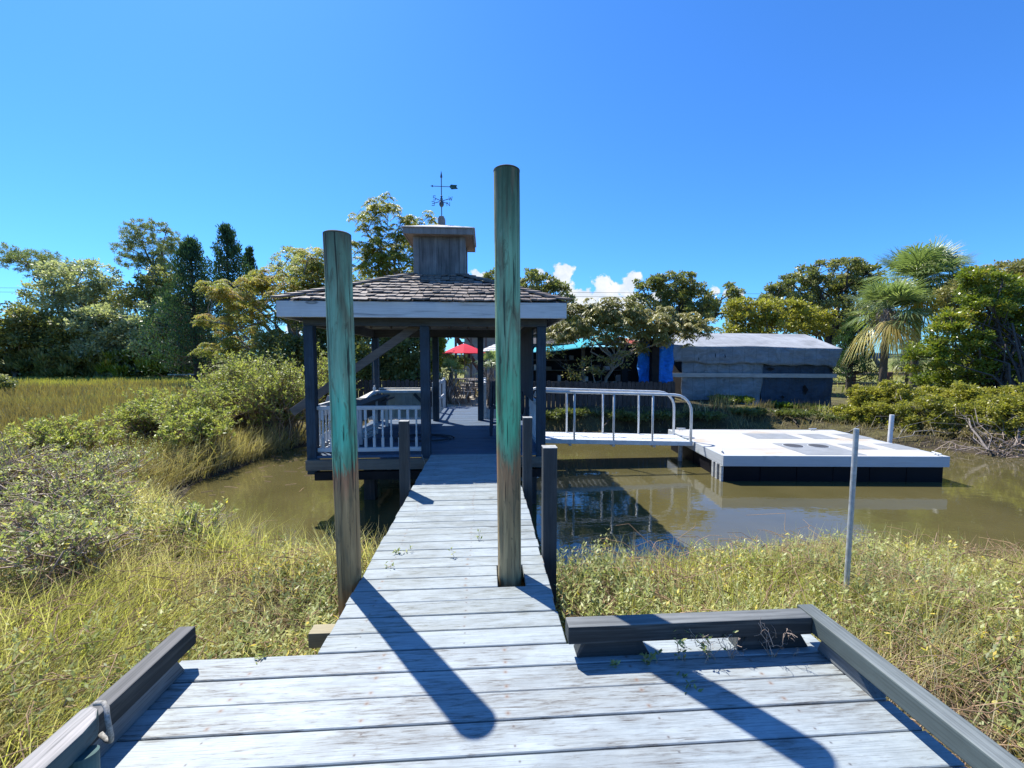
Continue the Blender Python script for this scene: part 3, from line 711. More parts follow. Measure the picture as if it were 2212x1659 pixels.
# back counter rail near exit
bw = thing('boardwalk', 'shaded plank boardwalk running from the gazebo back to the yard', 'walkway', (-.65, 11.5, 0))
planks(B(), -1.25, -.05, 10.325, 13.0, z=-.004, seed=19, pitch=.1435).build('deck_boards', M['floor_blue'], bw, bevel=.003)
b = B()
for x in (-1.2, -.1): b.box(x - .02, x + .02, 10.33, 13.0, -.25, -.045)
b.build('stringer', M['stringer_y'], bw)
for x in (-1.27, -.03):
    b = B(); b.box(x - .02, x + .02, 10.33, 12.9, .78, .86); b.box(x - .02, x + .02, 10.33, 12.9, .35, .42)
    for y in (10.4, 11.6, 12.85): b.box(x - .045, x + .045, y - .045, y + .045, -.5, .9)
    b.build('handrail', M['white_y'], bw, bevel=.003)

# ------------------------------------------------------------------ weather vane
vz = thing('weather_vane', 'iron arrow weather vane with compass letters above the cupola', 'weather vane', (CXc, GY, 4.205))
B().tube([(CXc, GY, 4.205), (CXc, GY, 4.97)], .009, 8).build('rod', M['iron'], vz)
B().lathe((CXc, GY, 4.93), [(0, .008), (.012, .022), (.03, .02), (.135, .001)], 10).build('spear_tip', M['iron'], vz)
B().lathe((CXc, GY, 4.385), [(0, .008), (.01, .025), (.035, .042), (.06, .046), (.085, .042), (.11, .025), (.12, .012), (.15, .028), (.18, .014), (.20, .024), (.225, .006)], 16).build('ball', M['iron'], vz, smooth=True)
ar = B().tube([(CXc - .17, GY, 4.775), (CXc + .16, GY, 4.77)], .0065, 8)
ar.add([(CXc - .21, GY, 4.776), (CXc - .155, GY - .003, 4.798), (CXc - .165, GY - .003, 4.776), (CXc - .155, GY - .003, 4.754), (CXc - .155, GY + .003, 4.798), (CXc - .165, GY + .003, 4.776), (CXc - .155, GY + .003, 4.754)], [(0, 2, 1), (0, 3, 2), (0, 4, 5), (0, 5, 6)])
arrow = ar.build('arrow', M['iron'], vz)
B().prism([(CXc + .15, 4.77), (CXc + .18, 4.812), (CXc + .30, 4.805), (CXc + .285, 4.77), (CXc + .315, 4.735), (CXc + .19, 4.722)], GY - .004, GY + .004).build('fletching', M['verdigris'], arrow)
def letter(ch_, ox, oy, oz, dx, dy, s=.075):
    L = {'E': [((0, 0), (0, 1)), ((0, 0), (.7, 0)), ((0, .5), (.6, .5)), ((0, 1), (.7, 1))],
         'N': [((0, 0), (0, 1)), ((0, 1), (.7, 0)), ((.7, 0), (.7, 1))],
         'S': [((.05, 0), (.65, 0)), ((.65, 0), (.65, .5)), ((.65, .5), (.05, .5)), ((.05, .5), (.05, 1)), ((.05, 1), (.65, 1))],
         'W': [((0, 1), (.22, 0)), ((.22, 0), (.42, .8)), ((.42, .8), (.62, 0)), ((.62, 0), (.84, 1))]}[ch_]
    b = B()
    for (a0, a1), (b0, b1) in L:
        b.bar((ox + dx * (a0 - .35) * s, oy + dy * (a0 - .35) * s, oz + a1 * s), (ox + dx * (b0 - .35) * s, oy + dy * (b0 - .35) * s, oz + b1 * s), .008, .012, (dy, -dx, 0.001))
    return b
for ch_, ax_, ay_, zz in (('E', -.155, .12, 0), ('N', .10, .13, 0), ('S', -.10, -.13, 0), ('W', .155, -.12, 0)):
    z0 = 4.50
    b = B().bar((CXc, GY, z0), (CXc + ax_, GY + ay_, z0), .010, .010)
    arm = b.build('compass_arm', M['iron'], vz)
    dx = -1 if ch_ in 'E' else 1
    letter(ch_, CXc + ax_ * 1.15, GY + ay_ * 1.15, z0 - .037, dx, 0, .075).build('letter', M['iron'], arm)

# ------------------------------------------------------------------ things in the gazebo
ct = thing('fish_cleaning_counter', 'white topped counter with cream panel at the back left of the gazebo', 'counter', (-1.9, 9.7, 0))
B().box(-2.50, -1.27, 9.42, 9.95, .722, .762).build('counter_top', M['counter'], ct, bevel=.004)
B().box(-2.50, -1.27, 9.96, 10.04, .78, .80).build('back_shelf', M['counter'], ct)
b = B()
for i in range(12): b.box(-2.28 + i * .08, -2.28 + i * .08 + .076, 9.52, 9.54, .16, .72)
b.build('front_panel', M['bead'], ct)
B().bar((-1.60, 9.47, .70), (-1.30, 9.47, .38), .04, .06).build('brace', M['post_dark'], ct)
for x in (-2.46, -1.31):
    B().box(x - .04, x + .04, 9.44, 9.50, 0.002, .72).build('leg', M['post_dark'], ct)
sc = thing('side_counter', 'cluttered low side counter along the left rail of the gazebo', 'counter', (-2.35, 8.6, 0))
B().box(-2.57, -2.12, 7.3, 9.40, .66, .70).build('counter_top', M['beam_blue'], sc, bevel=.004)
for y in (7.35, 8.4, 9.3): B().box(-2.2, -2.14, y - .03, y + .03, 0.002, .66).build('leg', M['white_z'], sc)
B().box(-2.19, -2.17, 7.40, 9.3, .40, .655).build('apron', M['beam_blue_y'], sc)
def board(label, p0, p1, w, t, mat, up=(0, 0, 1)):
    return B().bar(p0, p1, w, t, up).build('loose_board', mat, None, origin=p0, bevel=.003, label=label, cat='board')
board('long grey-brown plank leaning diagonally from the gazebo roof out past the left post', at(631, 891, 6.85), at(912, 696, 6.85), .03, .13, M['brownwood_x'], (0, 0, 1))
board('pale plank lying on the cluttered side counter, one end raised', at(770, 868, 8.3), at(812, 846, 9.3), .16, .03, M['counter'])
board('thin grey lath sloping down across the side counter edge', at(765, 893, 8.0), at(850, 858, 9.3), .05, .03, M['beam_blue'])
board('short white board standing on edge on the side counter', at(705, 862, 8.2), at(722, 868, 8.2), .03, .16, M['housewall'])
for i, (q, lb) in enumerate(((0, 'lowest of the sunlit white boards stacked in the left corner of the gazebo floor'), (1, 'middle of the sunlit white boards stacked in the left corner of the gazebo floor'), (2, 'topmost of the sunlit white boards stacked in the left corner of the gazebo floor'))):
    board(lb, (-2.50 + .02 * i, 6.72 + .03 * i, .03 + .045 * i), (-2.12 + .05 * i, 7.95, .03 + .045 * i + .10 * (i + 1) * .5), .14, .03, M['white_y'])
hp_ = []
for i in range(60):
    t = i / 59 * 2 * math.pi * 1.7; r_ = .42 + .05 * math.sin(t * .7)
    hp_.append((-1.10 + r_ * 1.2 * math.cos(t), 7.75 + r_ * .7 * math.sin(t), .025 + .012 * math.sin(t * .5) ** 2))
B().tube(hp_, .016, 8).build('garden_hose', M['rubber'], None, origin=(-1.1, 7.75, 0), smooth=True, label='dark hose coiled on the gazebo floor behind the railing', cat='hose')
hp_ = []
for i in range(70):
    t = i / 69 * 2 * math.pi * 3; hp_.append((.72 + .01 * math.sin(t * 2.1), 8.15 + .13 * math.cos(t), .62 + .22 * math.sin(t)))
B().tube(hp_, .012, 8).build('garden_hose', M['rubber'], None, origin=(.72, 8.15, .4), smooth=True, label='black hose coiled and hung on the right side railing of the gazebo', cat='hose')
hs = []
for i in range(14):
    t = i / 13; hs.append((-.98 + .05 * math.sin(t * 5) + .12 * t, 6.36, .05 - .95 * t))
B().tube(hs, .005, 6).build('hanging_cord', M['rope'], gz, smooth=True)
# thin rope and bottle hanging at back-left post
p = at(802, 745, 9.9); q = at(808, 828, 9.9)
B().tube([p, (p + q) / 2 + np.array([.02, 0, 0]), q], .007, 6).build('hanging_rope', M['rope'], None, origin=p, label='white rope hanging beside the back left gazebo post', cat='rope')
c = at(809, 840, 9.9); B().lathe(c, [(-.07, .02), (-.06, .035), (.02, .035), (.05, .015), (.08, .013)], 12).build('bottle', M['white_cloth'], None, origin=c, smooth=True, label='small white bottle at the end of the hanging rope', cat='bottle')
# dark tall chair
chx = thing('bar_chair', 'dark slatted high chair beside the tall green pile in the gazebo', 'chair', (.30, 8.2, 0))
for sx in (-.2, .2):
    for sy in (-.18, .2):
        B().bar((.30 + sx, 8.2 + sy, 0), (.30 + sx * .85, 8.2 + sy * .85, .55 if sy < 0 else 1.02), .04, .04).build('leg', M['navy'], chx)
B().box(.09, .51, 8.02, 8.42, .52, .56).build('seat', M['navy'], chx, bevel=.004)
b = B()
for i in range(4): b.bar((.30 - .13 + i * .087, 8.37, .58), (.30 - .13 + i * .087, 8.38, .98), .05, .012)
b.box(.12, .48, 8.35, 8.39, .96, 1.04); b.build('backrest', M['navy'], chx)
B().box(.12, .48, 8.04, 8.06, .22, .25).build('footrest', M['navy'], chx)

# ------------------------------------------------------------------ gangway and floating dock
gw = thing('gangway', 'aluminium gangway with curved handrails sloping down to the floating dock', 'gangway', (3, 9.65, -.4))
def gzp(x): return -.30 - (x - 1.3) * .031
X0, X1 = .98, 4.72
for y in (9.22, 10.10):
    B().bar((X0, y, gzp(X0) - .05), (X1, y, gzp(X1) - .05), .05, .10).build('side_channel', M['alu'], gw, bevel=.003)
b = B(); n = 32
for i in range(n):
    a = X0 + (X1 - X0) * i / n; c = a + (X1 - X0) / n - .012
    b.bar((a, 9.66, gzp(a) - .022), (c, 9.66, gzp(c) - .022), .82, .03)
b.build('tread_boards', M['alu_white'], gw)
b = B()
for x in (1.9, 2.9, 3.85): b.box(x - .03, x + .03, 9.26, 10.06, gzp(x) - .16, gzp(x) - .045)
b.build('cross_member', M['steel'], gw)
for y in (9.22, 10.10):
    zt = lambda x: gzp(x) + 1.05 + .01
    pts = [(X0 + .1, y, zt(X0) - .12), (X0 + .14, y, zt(X0) - .03), (X0 + .24, y, zt(X0))]
    for x in np.linspace(1.5, 4.28, 5): pts.append((x, y, zt(x)))
    for t in np.linspace(.2, 1, 6):
        a = t * math.pi / 2; pts.append((4.28 + .40 * math.sin(a), y, zt(4.3) - .40 + .40 * math.cos(a)))
    pts.append((4.68, y, gzp(4.68)))
    hrl = B().tube(pts, .030, 12).build('handrail', M['alu'], gw, smooth=True)
    for x in (1.98, 2.88, 3.78): B().tube([(x, y, gzp(x)), (x, y, zt(x) - .02)], .024, 10).build('stanchion', M['alu'], hrl, smooth=True)

DR = rad(-4.6); DCX, DCY = 6.93, 9.16; DW, DD = 4.36, 3.04; DT = -.41
dk = thing('floating_dock', 'white decked floating dock on black floats in the creek', 'dock', (DCX, DCY, WATER), DR)
DM = Matrix.Translation((DCX, DCY, 0)) @ Matrix.Rotation(DR, 4, 'Z')
def dbox(x0, x1, y0, y1, z0, z1): return B().box(x0, x1, y0, y1, z0, z1, DM)
b = B(); nb = 22; hw, hd = DW / 2, DD / 2
for i in range(nb):
    y0 = -hd + .045 + i * (DD - .09) / nb; b.box(-hw + .045, hw - .045, y0 + .002, y0 + (DD - .09) / nb - .002, DT - .03, DT, DM)
b.build('decking', M['dockdeck'], dk, bevel=.002)
for (x0, x1, y0, y1) in ((-hw, hw, -hd, -hd + .04), (-hw, hw, hd - .04, hd), (-hw, -hw + .04, -hd + .042, hd - .042), (hw - .04, hw, -hd + .042, hd - .042)):
    b = dbox(x0, x1, y0, y1, DT - .205, DT + .003)
    long_x = (x1 - x0) > 1
    for k in range(5):
        z = DT - .18 + k * .038
        if long_x: b.box(x0 + .002, x1 - .002, y0 - .004, y1 + .004, z, z + .024, DM)
        else: b.box(x0 - .004, x1 + .004, y0 + .002, y1 - .002, z, z + .024, DM)
    b.build('side_board', M['dockside'], dk)
for i in range(6):
    w = (DW - .10) / 6; x0 = -hw + .05 + i * w
    for j in range(2):
        y0 = -hd + .06 + j * (DD - .12) / 2
        dbox(x0 + .004, x0 + w - .004, y0, y0 + (DD - .12) / 2 - .02, WATER - .35, DT - .21).build('float', M['black_float'], dk, bevel=.008)
dbox(-hw + .05, hw - .05, -hd + .1, hd - .1, DT - .21, DT - .032).build('under_frame', M['darkwall'], dk)
for y in (-hd + .04, -hd + .22, -hd + .38): dbox(-hw - .012, -hw + .03, y, y + .08, WATER - .3, DT - .207).build('float_bracket', M['steel'], dk)
DMi = DM.inverted()
def dl(x, y):
    p = atz(1459.9 + .28 * x, 884.8 + .28 * y, DT); q = DMi @ Vector(p); return q.x, q.y
for k, cs in enumerate((((510, 183), (845, 187), (980, 226), (615, 222)), ((945, 188), (1115, 190), (1250, 227), (1060, 226)), ((1205, 188), (1380, 190), (1530, 225), (1350, 225)), ((1220, 262), (1390, 268), (1585, 308), (1400, 305)), ((1510, 262), (1690, 265), (1890, 307), (1710, 308)), ((750, 262), (1150, 262), (1470, 350), (1010, 352)))):
    ps = [dl(*c) for c in cs]; x0 = min(np.mean([ps[0][0], ps[3][0]]), 9); x1 = np.mean([ps[1][0], ps[2][0]]); y1 = np.mean([ps[0][1], ps[1][1]]); y0 = np.mean([ps[2][1], ps[3][1]])
    y0 = max(y0, -hd + .06)
    dbox(x0, x1, y0, y1, DT + .001, DT + .005).build('hatch', M['hatch'], dk)
for cx, cy in ((905, 281), (1100, 283)):
    x, y = dl(cx, cy); c = DM @ Vector((x, y, 0)); rr = .20
    B().tube([(c.x, c.y, DT + .0055), (c.x, c.y, DT + .009)], rr, 32).build('round_lid', M['alu'], dk)
    B().tube([(c.x, c.y, DT + .0092), (c.x, c.y, DT + .012)], rr * .93, 32).build('round_lid', plain('lid_dark', (.055, .055, .06), .6), dk)
def cleat(lx, ly, rot=0):
    b = B(); m = DM @ Matrix.Translation((lx, ly, DT)) @ Matrix.Rotation(rot, 4, 'Z')
    for s in (-.035, .035): b.tube([m @ Vector((s, 0, .004)), m @ Vector((s, 0, .045))], .012, 8)
    b.tube([m @ Vector((-.12, 0, .052)), m @ Vector((-.06, 0, .046)), m @ Vector((.06, 0, .046)), m @ Vector((.12, 0, .052))], [.009, .014, .014, .009], 8)
    b.build('cleat', M['alu'], dk, smooth=True)
cleat(-hw + .12, -hd + .32, rad(70)); cleat(hw - .14, -hd + .12, rad(80)); cleat(-hw + .3, hd - .1); cleat(hw - .6, hd - .1, .2)
# guide pipes and stake
def pipe(name, label, base, top, r, mat, cap=True):
    o = B().tube([base, top], r, 20)
    return o.build(name, mat, None, origin=base, smooth=False, label=label, cat='pole')
pipe('guide_pipe', 'white plastic pipe standing behind the far right of the floating dock', at(1921, 965, 10.9), at(1927, 896, 10.9), .055, M['pvc'])
pipe('metal_stake', 'slender galvanised pole standing in the marsh plants in front of the floating dock', (3.10, 3.32, -1.0), at(1850, 926, 3.30), .020, M['steel'])
pipe('guide_pipe', 'steel pile under the dock corner beside the gangway end', (4.60, 9.55, -1.6), (4.60, 9.55, -.52), .05, M['steel'])

# ------------------------------------------------------------------ fence, shed, yard
fn = thing('picket_fence', 'dark weathered picket fence on the far bank behind the gangway', 'fence', (3.6, 14.0, -.6))
rg = random.Random(11); x = -6.0
b = B(); lft = True
while x < 6.5:
    if lft and x > -1.4: b.build('picket_panel', M['fencewood'], fn); b = B(); lft = False
    w = .135 + rg.uniform(-.012, .012); hh = .72 - .010 * (x - 2) + rg.uniform(-.03, .03); z0 = -.56 + rg.uniform(-.05, .03); yy = 14. + rg.uniform(-.006, .006)
    if not (-1.4 < x < .1):
        b.prism([(x, z0), (x + w, z0), (x + w, hh - .035), (x + w - .03, hh), (x + .03, hh), (x, hh - .035)], yy, yy + .02)
    x += w + .018
b.build('picket_panel', M['fencewood'], fn)
b = B()
for z in (-.25, .45):
    b.box(-6, -1.4, 14.025, 14.065, z, z + .09); b.box(.1, 6.5, 14.025, 14.065, z, z + .09)
for x in (-5.9, -3.6, -1.45, .15, 2.3, 4.4, 6.45): b.box(x - .05, x + .05, 14.07, 14.16, -.8, .70)
b.build('fence_frame', M['stringer'], fn)

def tarpmat(name, col, sc=1.):
    m, nt, out = new_mat(name)
    n1 = noise(nt, coords(nt, (2.2 * sc, 1, 4 * sc), False), 1., 5., .62, 1.3)
    n2 = noise(nt, coords(nt, (7, 3, 12), False), 1., 4., .6, .6)
    gx = nd(nt, 'ShaderNodeTexWave', {'Vector': coords(nt, (1, .2, .1), False), 'Scale': .62, 'Distortion': 1.2}, wave_profile='SIN').outputs['Fac']
    c = mix(nt, 1., col, ramp(nt, n1, [(.3, .62), (.7, 1.15)]), 'MULTIPLY')
    c = mix(nt, ramp(nt, gx, [(0., .45), (.015, 0.)]), c, tuple(x * .45 for x in col))
    h = math_(nt, 'ADD', n1, math_(nt, 'MULTIPLY', n2, .35))
    finish(nt, out, c, .62, .3, h, .8, .05 * sc); return m
M['tarp_grey'] = tarpmat('grey_tarp', (.215, .245, .27)); M['tarp_roof'] = tarpmat('roof_tarp', (.37, .375, .38), .25); M['tarp_blue'] = tarpmat('navy_mesh', (.045, .07, .105)); M['tarp_bright'] = tarpmat('bright_blue_tarp', (.015, .22, .78), 1.6)
sh = thing('tarp_shed', 'low shed wrapped in grey and navy tarpaulin on the far bank', 'shed', (10.7, 17, -.55))
def cloth(name, fn_, nu, nv, mat, parent, th=.02, smooth=True):
    vs = [fn_(i / nu, j / nv) for j in range(nv + 1) for i in range(nu + 1)]
    fs = [(j * (nu + 1) + i, j * (nu + 1) + i + 1, (j + 1) * (nu + 1) + i + 1, (j + 1) * (nu + 1) + i) for j in range(nv) for i in range(nu)]
    o = B().add(vs, fs).build(name, mat, parent, smooth=smooth)
    md = o.modifiers.new('thick', 'SOLIDIFY'); md.thickness = th; return o
wv = lambda u, v, a=.05: a * 1.6 * (math.sin(u * 62 + v * 26 + 3 * math.sin(v * 7)) * .22 + math.sin(u * 19 - v * 31) * .25 + math.sin(u * 23 + v * 5) * .5 + math.sin(u * 41 - v * 9) * .3 + math.sin(u * 11 + v * 13) * .5)
def eave(u): return (7.05 + 7.25 * u, 2.06 - .19 * u - .06 * math.sin(min(1, u * 2.3) * math.pi))
def roof(u, v):
    ex, ez = eave(u); bx = 7.35 + 6.85 * u; bz = 2.62 - .06 * u
    return (ex + (bx - ex) * v, 16 + 1.9 * v, ez + (bz - ez) * v + .003 * math.sin(u * 30) * math.sin(v * 6))
cloth('roof_cover', roof, 40, 8, M['tarp_roof'], sh, .015, False)
def skirt(u, v):
    ex, ez = eave(u); bot = 1.34 - .17 * u + .03 * math.sin(u * 17) + .02 * math.sin(u * 50)
    return (ex + (.10 if u < .5 else -.28 * (u > .9) * (u - .9) * 10) * v + .25 * v * (1 - min(1, u * 12)), 15.975 + wv(u, v, .012), ez + (bot - ez) * v)
cloth('eave_flap', skirt, 70, 8, M['tarp_grey'], sh)
cloth('wall_cover', lambda u, v: (7.75 + 3.35 * u - .10 * v * (u > .9), 16.12 + wv(u, v, .030), 1.5 - 2.0 * v - .02 * math.sin(u * 9)), 40, 14, M['tarp_grey'], sh)
cloth('wall_cover', lambda u, v: (11.06 + 3.02 * u, 16.16 + wv(u, v, .02), 1.5 - 2.08 * v), 40, 14, M['tarp_blue'], sh)
B().box(7.85, 14.05, 16.22, 17.85, -.6, 1.9).build('frame_box', M['darkwall'], sh)
B().bar(at(1437, 810, 15.95), at(1807, 812, 15.95), .04, .16).build('batten', M['railbrown'] if 0 else wood('batten_wood', (.52, .50, .47), (.36, .34, .32), (.10, .10, .10), 0, .4), sh, bevel=.004)
for (px, py, w, hh) in ((1738, 842, .16, .42), (1664, 797, .20, .14), (1795, 800, .12, .2), (1690, 858, .10, .16), (1509, 776, .02, .16), (1545, 768, .025, .2), (1566, 770, .03, .18)):
    c = at(px, py, 15.86 if py < 790 else 16.08)
    B().prism([(c[0] - w * .5, c[2] + hh * .3), (c[0], c[2] + hh * .5), (c[0] + w, c[2]), (c[0] + w * .2, c[2] - hh * .5)], c[1] - .004, c[1] + .004).build('tear', M['darkwall'], sh)
cloth('blue_sheet', lambda u, v: tuple(at(1378 + 76 * u, 742 + 86 * v - (12 * math.sin(u * math.pi) * (1 - v)), 15.5) + np.array([0, wv(u, v, .05), 0])), 20, 14, M['tarp_bright'], None).name = 'blue_tarpaulin'
o = bpy.data.objects['blue_tarpaulin']; tag(o, 'bright blue tarpaulin hung between the dark post and the grey shed', 'tarpaulin')
p0 = at(1413, 830, 15.2); B().box(p0[0] - .14, p0[0] + .14, 15.1, 15.35, -.5, 2.18).build('timber_post', M['darkwall'], None, origin=(p0[0], 15.2, -.5), bevel=.01, label='thick black post standing in front of the blue tarpaulin', cat='post')
p0 = at(1348, 830, 16.2); B().box(p0[0] - .12, p0[0] + .12, 16.1, 16.3, -.5, 2.0).build('timber_post', M['darkwall'], None, origin=(p0[0], 16.2, -.5), bevel=.01, label='black post at the right end of the teal shade sail', cat='post')
# dark open shed behind the fence
ds = thing('open_shed', 'dark open fronted shed with shelves behind the picket fence', 'shed', (4.0, 17.5, -.3))
a = at(1180, 752, 17.); c = at(1375, 740, 17.)
B().box(1.2, 8.6, 18.6, 18.7, -.3, 2.0).build('back_wall', M['darkwall'], ds)
B().add([(1.2, 16.9, 2.02), (6.7, 16.9, 2.02), (6.7, 18.8, 2.35), (1.2, 18.8, 2.35), (1.2, 16.9, 2.08), (6.7, 16.9, 2.08), (6.7, 18.8, 2.41), (1.2, 18.8, 2.41)], [(0, 3, 2, 1), (4, 5, 6, 7), (0, 1, 5, 4), (2, 3, 7, 6), (1, 2, 6, 5), (0, 4, 7, 3)]).build('roof', M['darkroof'], ds)
for x in (1.3, 4.0, 6.5): B().box(x - .06, x + .06, 16.95, 17.07, -.3, 2.015).build('post', M['stringer'], ds)
for z in (.45, .95, 1.4): B().box(1.4, 6.4, 18.1, 18.55, z, z + .03).build('shelf', M['stringer'], ds)
rg = random.Random(3)
for i in range(9):
    x = 1.6 + i * .52; z = (.48, .98, .98, .48, 1.43)[i % 5]; w = rg.uniform(.12, .3); hh = rg.uniform(.14, .3); mt = [M['housewall'], M['counter'], M['stringer'], M['steel']][i % 4]
    B().box(x, x + w, 18.15, 18.4, z + .002, z + hh).build('storage_box', mt, None, origin=(x, 18.2, z), bevel=.01, label='small box on the shelves inside the dark open shed', cat='box', group='boxes on the shed shelves')
# shade sails
def sail(label, P00, P10, P11, P01, mat, sag=.25):
    P = [np.array(p) for p in (P00, P10, P11, P01)]
    def f(u, v):
        p = P[0] * (1 - u) * (1 - v) + P[1] * u * (1 - v) + P[2] * u * v + P[3] * (1 - u) * v
        return tuple(p - np.array([0, 0, sag * math.sin(u * math.pi) * .8]))
    o = cloth('shade_sail', f, 14, 6, mat, None); tag(o, label, 'shade sail')
sail('teal shade sail sagging above the dark open shed', at(1150, 762, 15.6), at(1335, 735, 15.6), at(1335, 716, 18.2), at(1160, 742, 18.2), M['teal_cloth'], .12)
sail('small orange awning at the right of the teal shade sail', at(1325, 728, 16.6), at(1378, 748, 16.2), at(1376, 738, 17.0), at(1318, 722, 17.2), M['orange'], .02)
sail('faded grey-green shade sail behind the orange awning', at(1300, 742, 16.5), at(1372, 748, 16.5), at(1365, 730, 18), at(1310, 728, 18), plain('faded_sail', (.38, .40, .26), .8), .05)
# house glimpsed behind
hs_ = thing('house', 'grey house with dark roof glimpsed between gazebo and far trees', 'house', (4, 30, -.2))
B().box(-1.5, 7.5, 30, 36, -.3, 3.2).build('wall', M['housewall'], hs_)
B().prism([(-2.1, 3.15), (8.1, 3.15), (6, 4.4), (0, 4.4)], 29.4, 36.6).build('roof', M['darkroof'], hs_)
for x in (.2, 3, 5.6):
    w = B().box(x, x + 1., 29.96, 29.995, .9, 2.2).build('window', M['white_cloth'], hs_); B().box(x + .07, x + .93, 29.93, 29.955, .97, 2.13).build('pane', plain('dark_pane', (.03, .04, .05), .08, 0, .6), w)
st = thing('staircase', 'brown timber staircase behind the red umbrella', 'stairs', at(1010, 800, 25))
pa = at(985, 730, 25); pb = at(1052, 810, 25)
for y in (25, 26): B().bar((pa[0], y, pa[2]), (pb[0], y, pb[2] - .3), .06, .25).build('stringer', M['redwood'], st)
for i in range(9):
    t = i / 9; B().box(pa[0] + (pb[0] - pa[0]) * t, pa[0] + (pb[0] - pa[0]) * t + .26, 25.04, 25.96, pa[2] + (pb[2] - .3 - pa[2]) * t + .02, pa[2] + (pb[2] - .3 - pa[2]) * t + .06).build('tread', M['redwood'], st)
B().bar((pa[0], 25, pa[2] + .9), (pb[0], 25, pb[2] + .6), .05, .08).build('handrail', M['redwood'], st)
for px in (985, 1018, 1050):
    p0 = at(px, 800, 24.9); B().box(p0[0] - .07, p0[0] + .07, 24.85, 24.97, -.2, 3.3).build('post', M['stringer'], st)
# umbrellas
def umbrella(label, px, py_apex, py_rim, Y, rad_, mats, n=8):
    ap = at(px, py_apex, Y); rim = at(px, py_rim, Y)[2]
    o = thing('patio_umbrella', label, 'umbrella', (ap[0], Y, tz1(ap[0], Y)), group='patio umbrellas in the yard')
    for k, mt in enumerate(mats):
        b = B()
        rings = 10
        for r in range(rings):
            if len(mats) > 1 and r % 2 != k: continue
            r0, r1 = r / rings, (r + 1) / rings
            for i in range(n):
                a0, a1 = 2 * math.pi * i / n, 2 * math.pi * (i + 1) / n
                z = lambda q: ap[2] + (rim - ap[2]) * q ** 1.15
                vs = [(ap[0] + rad_ * q * math.cos(a), Y + rad_ * q * math.sin(a), z(q) + dz) for dz in (0, -.012) for q, a in ((r0, a0), (r1, a0), (r1, a1), (r0, a1))]
                b.add(vs, [(0, 1, 2, 3), (7, 6, 5, 4), (1, 5, 6, 2)])
        b.build('canopy', mt, o)
    B().tube([(ap[0], Y, tz1(ap[0], Y)), (ap[0], Y, ap[2] + .06)], .022, 10).build('pole', M['stringer'], o)
umbrella('bright red patio umbrella seen through the gazebo', 1003, 742, 763, 21.5, 1.15, [M['red_cloth']])
umbrella('white and grey striped patio umbrella behind the tall green pile', 1074, 742, 760, 20.5, .95, [M['white_cloth'], M['grey_cloth']])
# picnic tables
def picnic(label, x, y, rz):
    zt = tz1(x, y)
    o = thing('picnic_table', label, 'table', (x, y, zt), rz, 'picnic tables in the yard')
    m = Matrix.Translation((x, y, zt)) @ Matrix.Rotation(rz, 4, 'Z')
    b = B()
    for i in range(5): b.box(-.8, .8, -.36 + i * .146, -.36 + i * .146 + .138, .71, .75, m)
    b.build('table_top', M['brownwood_x'], o)
    for s in (-1, 1):
        b = B(); b.box(-.8, .8, s * .68 - .14, s * .68 - .005, .43, .465, m); b.box(-.8, .8, s * .68 + .005, s * .68 + .14, .43, .465, m); b.build('bench', M['brownwood_x'], o)
        for t in (-1, 1): B().bar(m @ Vector((s * .6, t * .25, .70)), m @ Vector((s * .6, t * .62, 0)), .05, .09, (1, 0, 0)).build('leg', M['stringer'], o)
        B().bar(m @ Vector((s * .6, -.8, .395)), m @ Vector((s * .6, .8, .395)), .05, .07).build('cross_beam', M['stringer'], o)
picnic('nearest shaded picnic table beyond the back of the gazebo', -1.3, 16.0, .12); picnic('second picnic table under the red umbrella', -.7, 19.3, -.1); picnic('small picnic table just right of the opening in the gazebo', .05, 17.3, .2)

b = B()
for i in range(14):
    pass
# sand yard: sheet following the terrain
def sheet(name, label, x0, x1, y0, y1, nx, ny, mat, lift=.02, edge=.3):
    vs = []
    for j in range(ny + 1):
        for i in range(nx + 1):
            u, v = i / nx, j / ny; x = x0 + (x1 - x0) * u; y = y0 + (y1 - y0) * v
            if i in (0, nx): x += edge * math.sin(y * 1.7 + i)
            if j in (0, ny): y += edge * math.sin(x * 1.3 + j)
            vs.append((x, y, 0))
    a = np.array(vs); z = tz(a[:, 0], a[:, 1]) + lift
    vs = [(p[0], p[1], float(q)) for p, q in zip(vs, z)]
    fs = [(j * (nx + 1) + i, j * (nx + 1) + i + 1, (j + 1) * (nx + 1) + i + 1, (j + 1) * (nx + 1) + i) for j in range(ny) for i in range(nx)]
    B().add(vs, fs).build(name, mat, None, kind='structure', label=label)
sheet('path', 'pale sandy yard behind the gazebo', -3.5, .6, 13.0, 27, 30, 70, M['sand'], .03)
sheet('road', 'pinkish gravel road beyond the split rail fence', 22, 90, 44, 56, 20, 6, M['road'], .06)
# split rail fence
sf = thing('split_rail_fence', 'brown split rail fence with red-brown posts beyond the shed', 'fence', (22, 28, -.4))
pxs = [1786, 1835, 1918, 1945, 2010, 2080]
for i, px in enumerate((1772, 1840, 1920, 1995, 2070, 2150)):
    c = at(px, 806, 27.5); zt = tz1(c[0], 27.5)
    B().box(c[0] - .19, c[0] + .19, 27.35, 27.65, zt - .1, 1.5 - 32 / 905 * 27.5 + .0).build('post', M['redwood'], sf, bevel=.01)
for z in (.40, -.28):
    for a0, a1 in ((1772, 1840), (1840, 1920), (1920, 1995), (1995, 2070), (2070, 2150)):
        p0 = at(a0, 810, 27.5); p1 = at(a1, 810, 27.5)
        B().bar((p0[0] + .19, 27.5, z), (p1[0] - .19, 27.5, z + random.uniform(-.04, .04)), .08, .13).build('rail', M['railbrown'], sf)
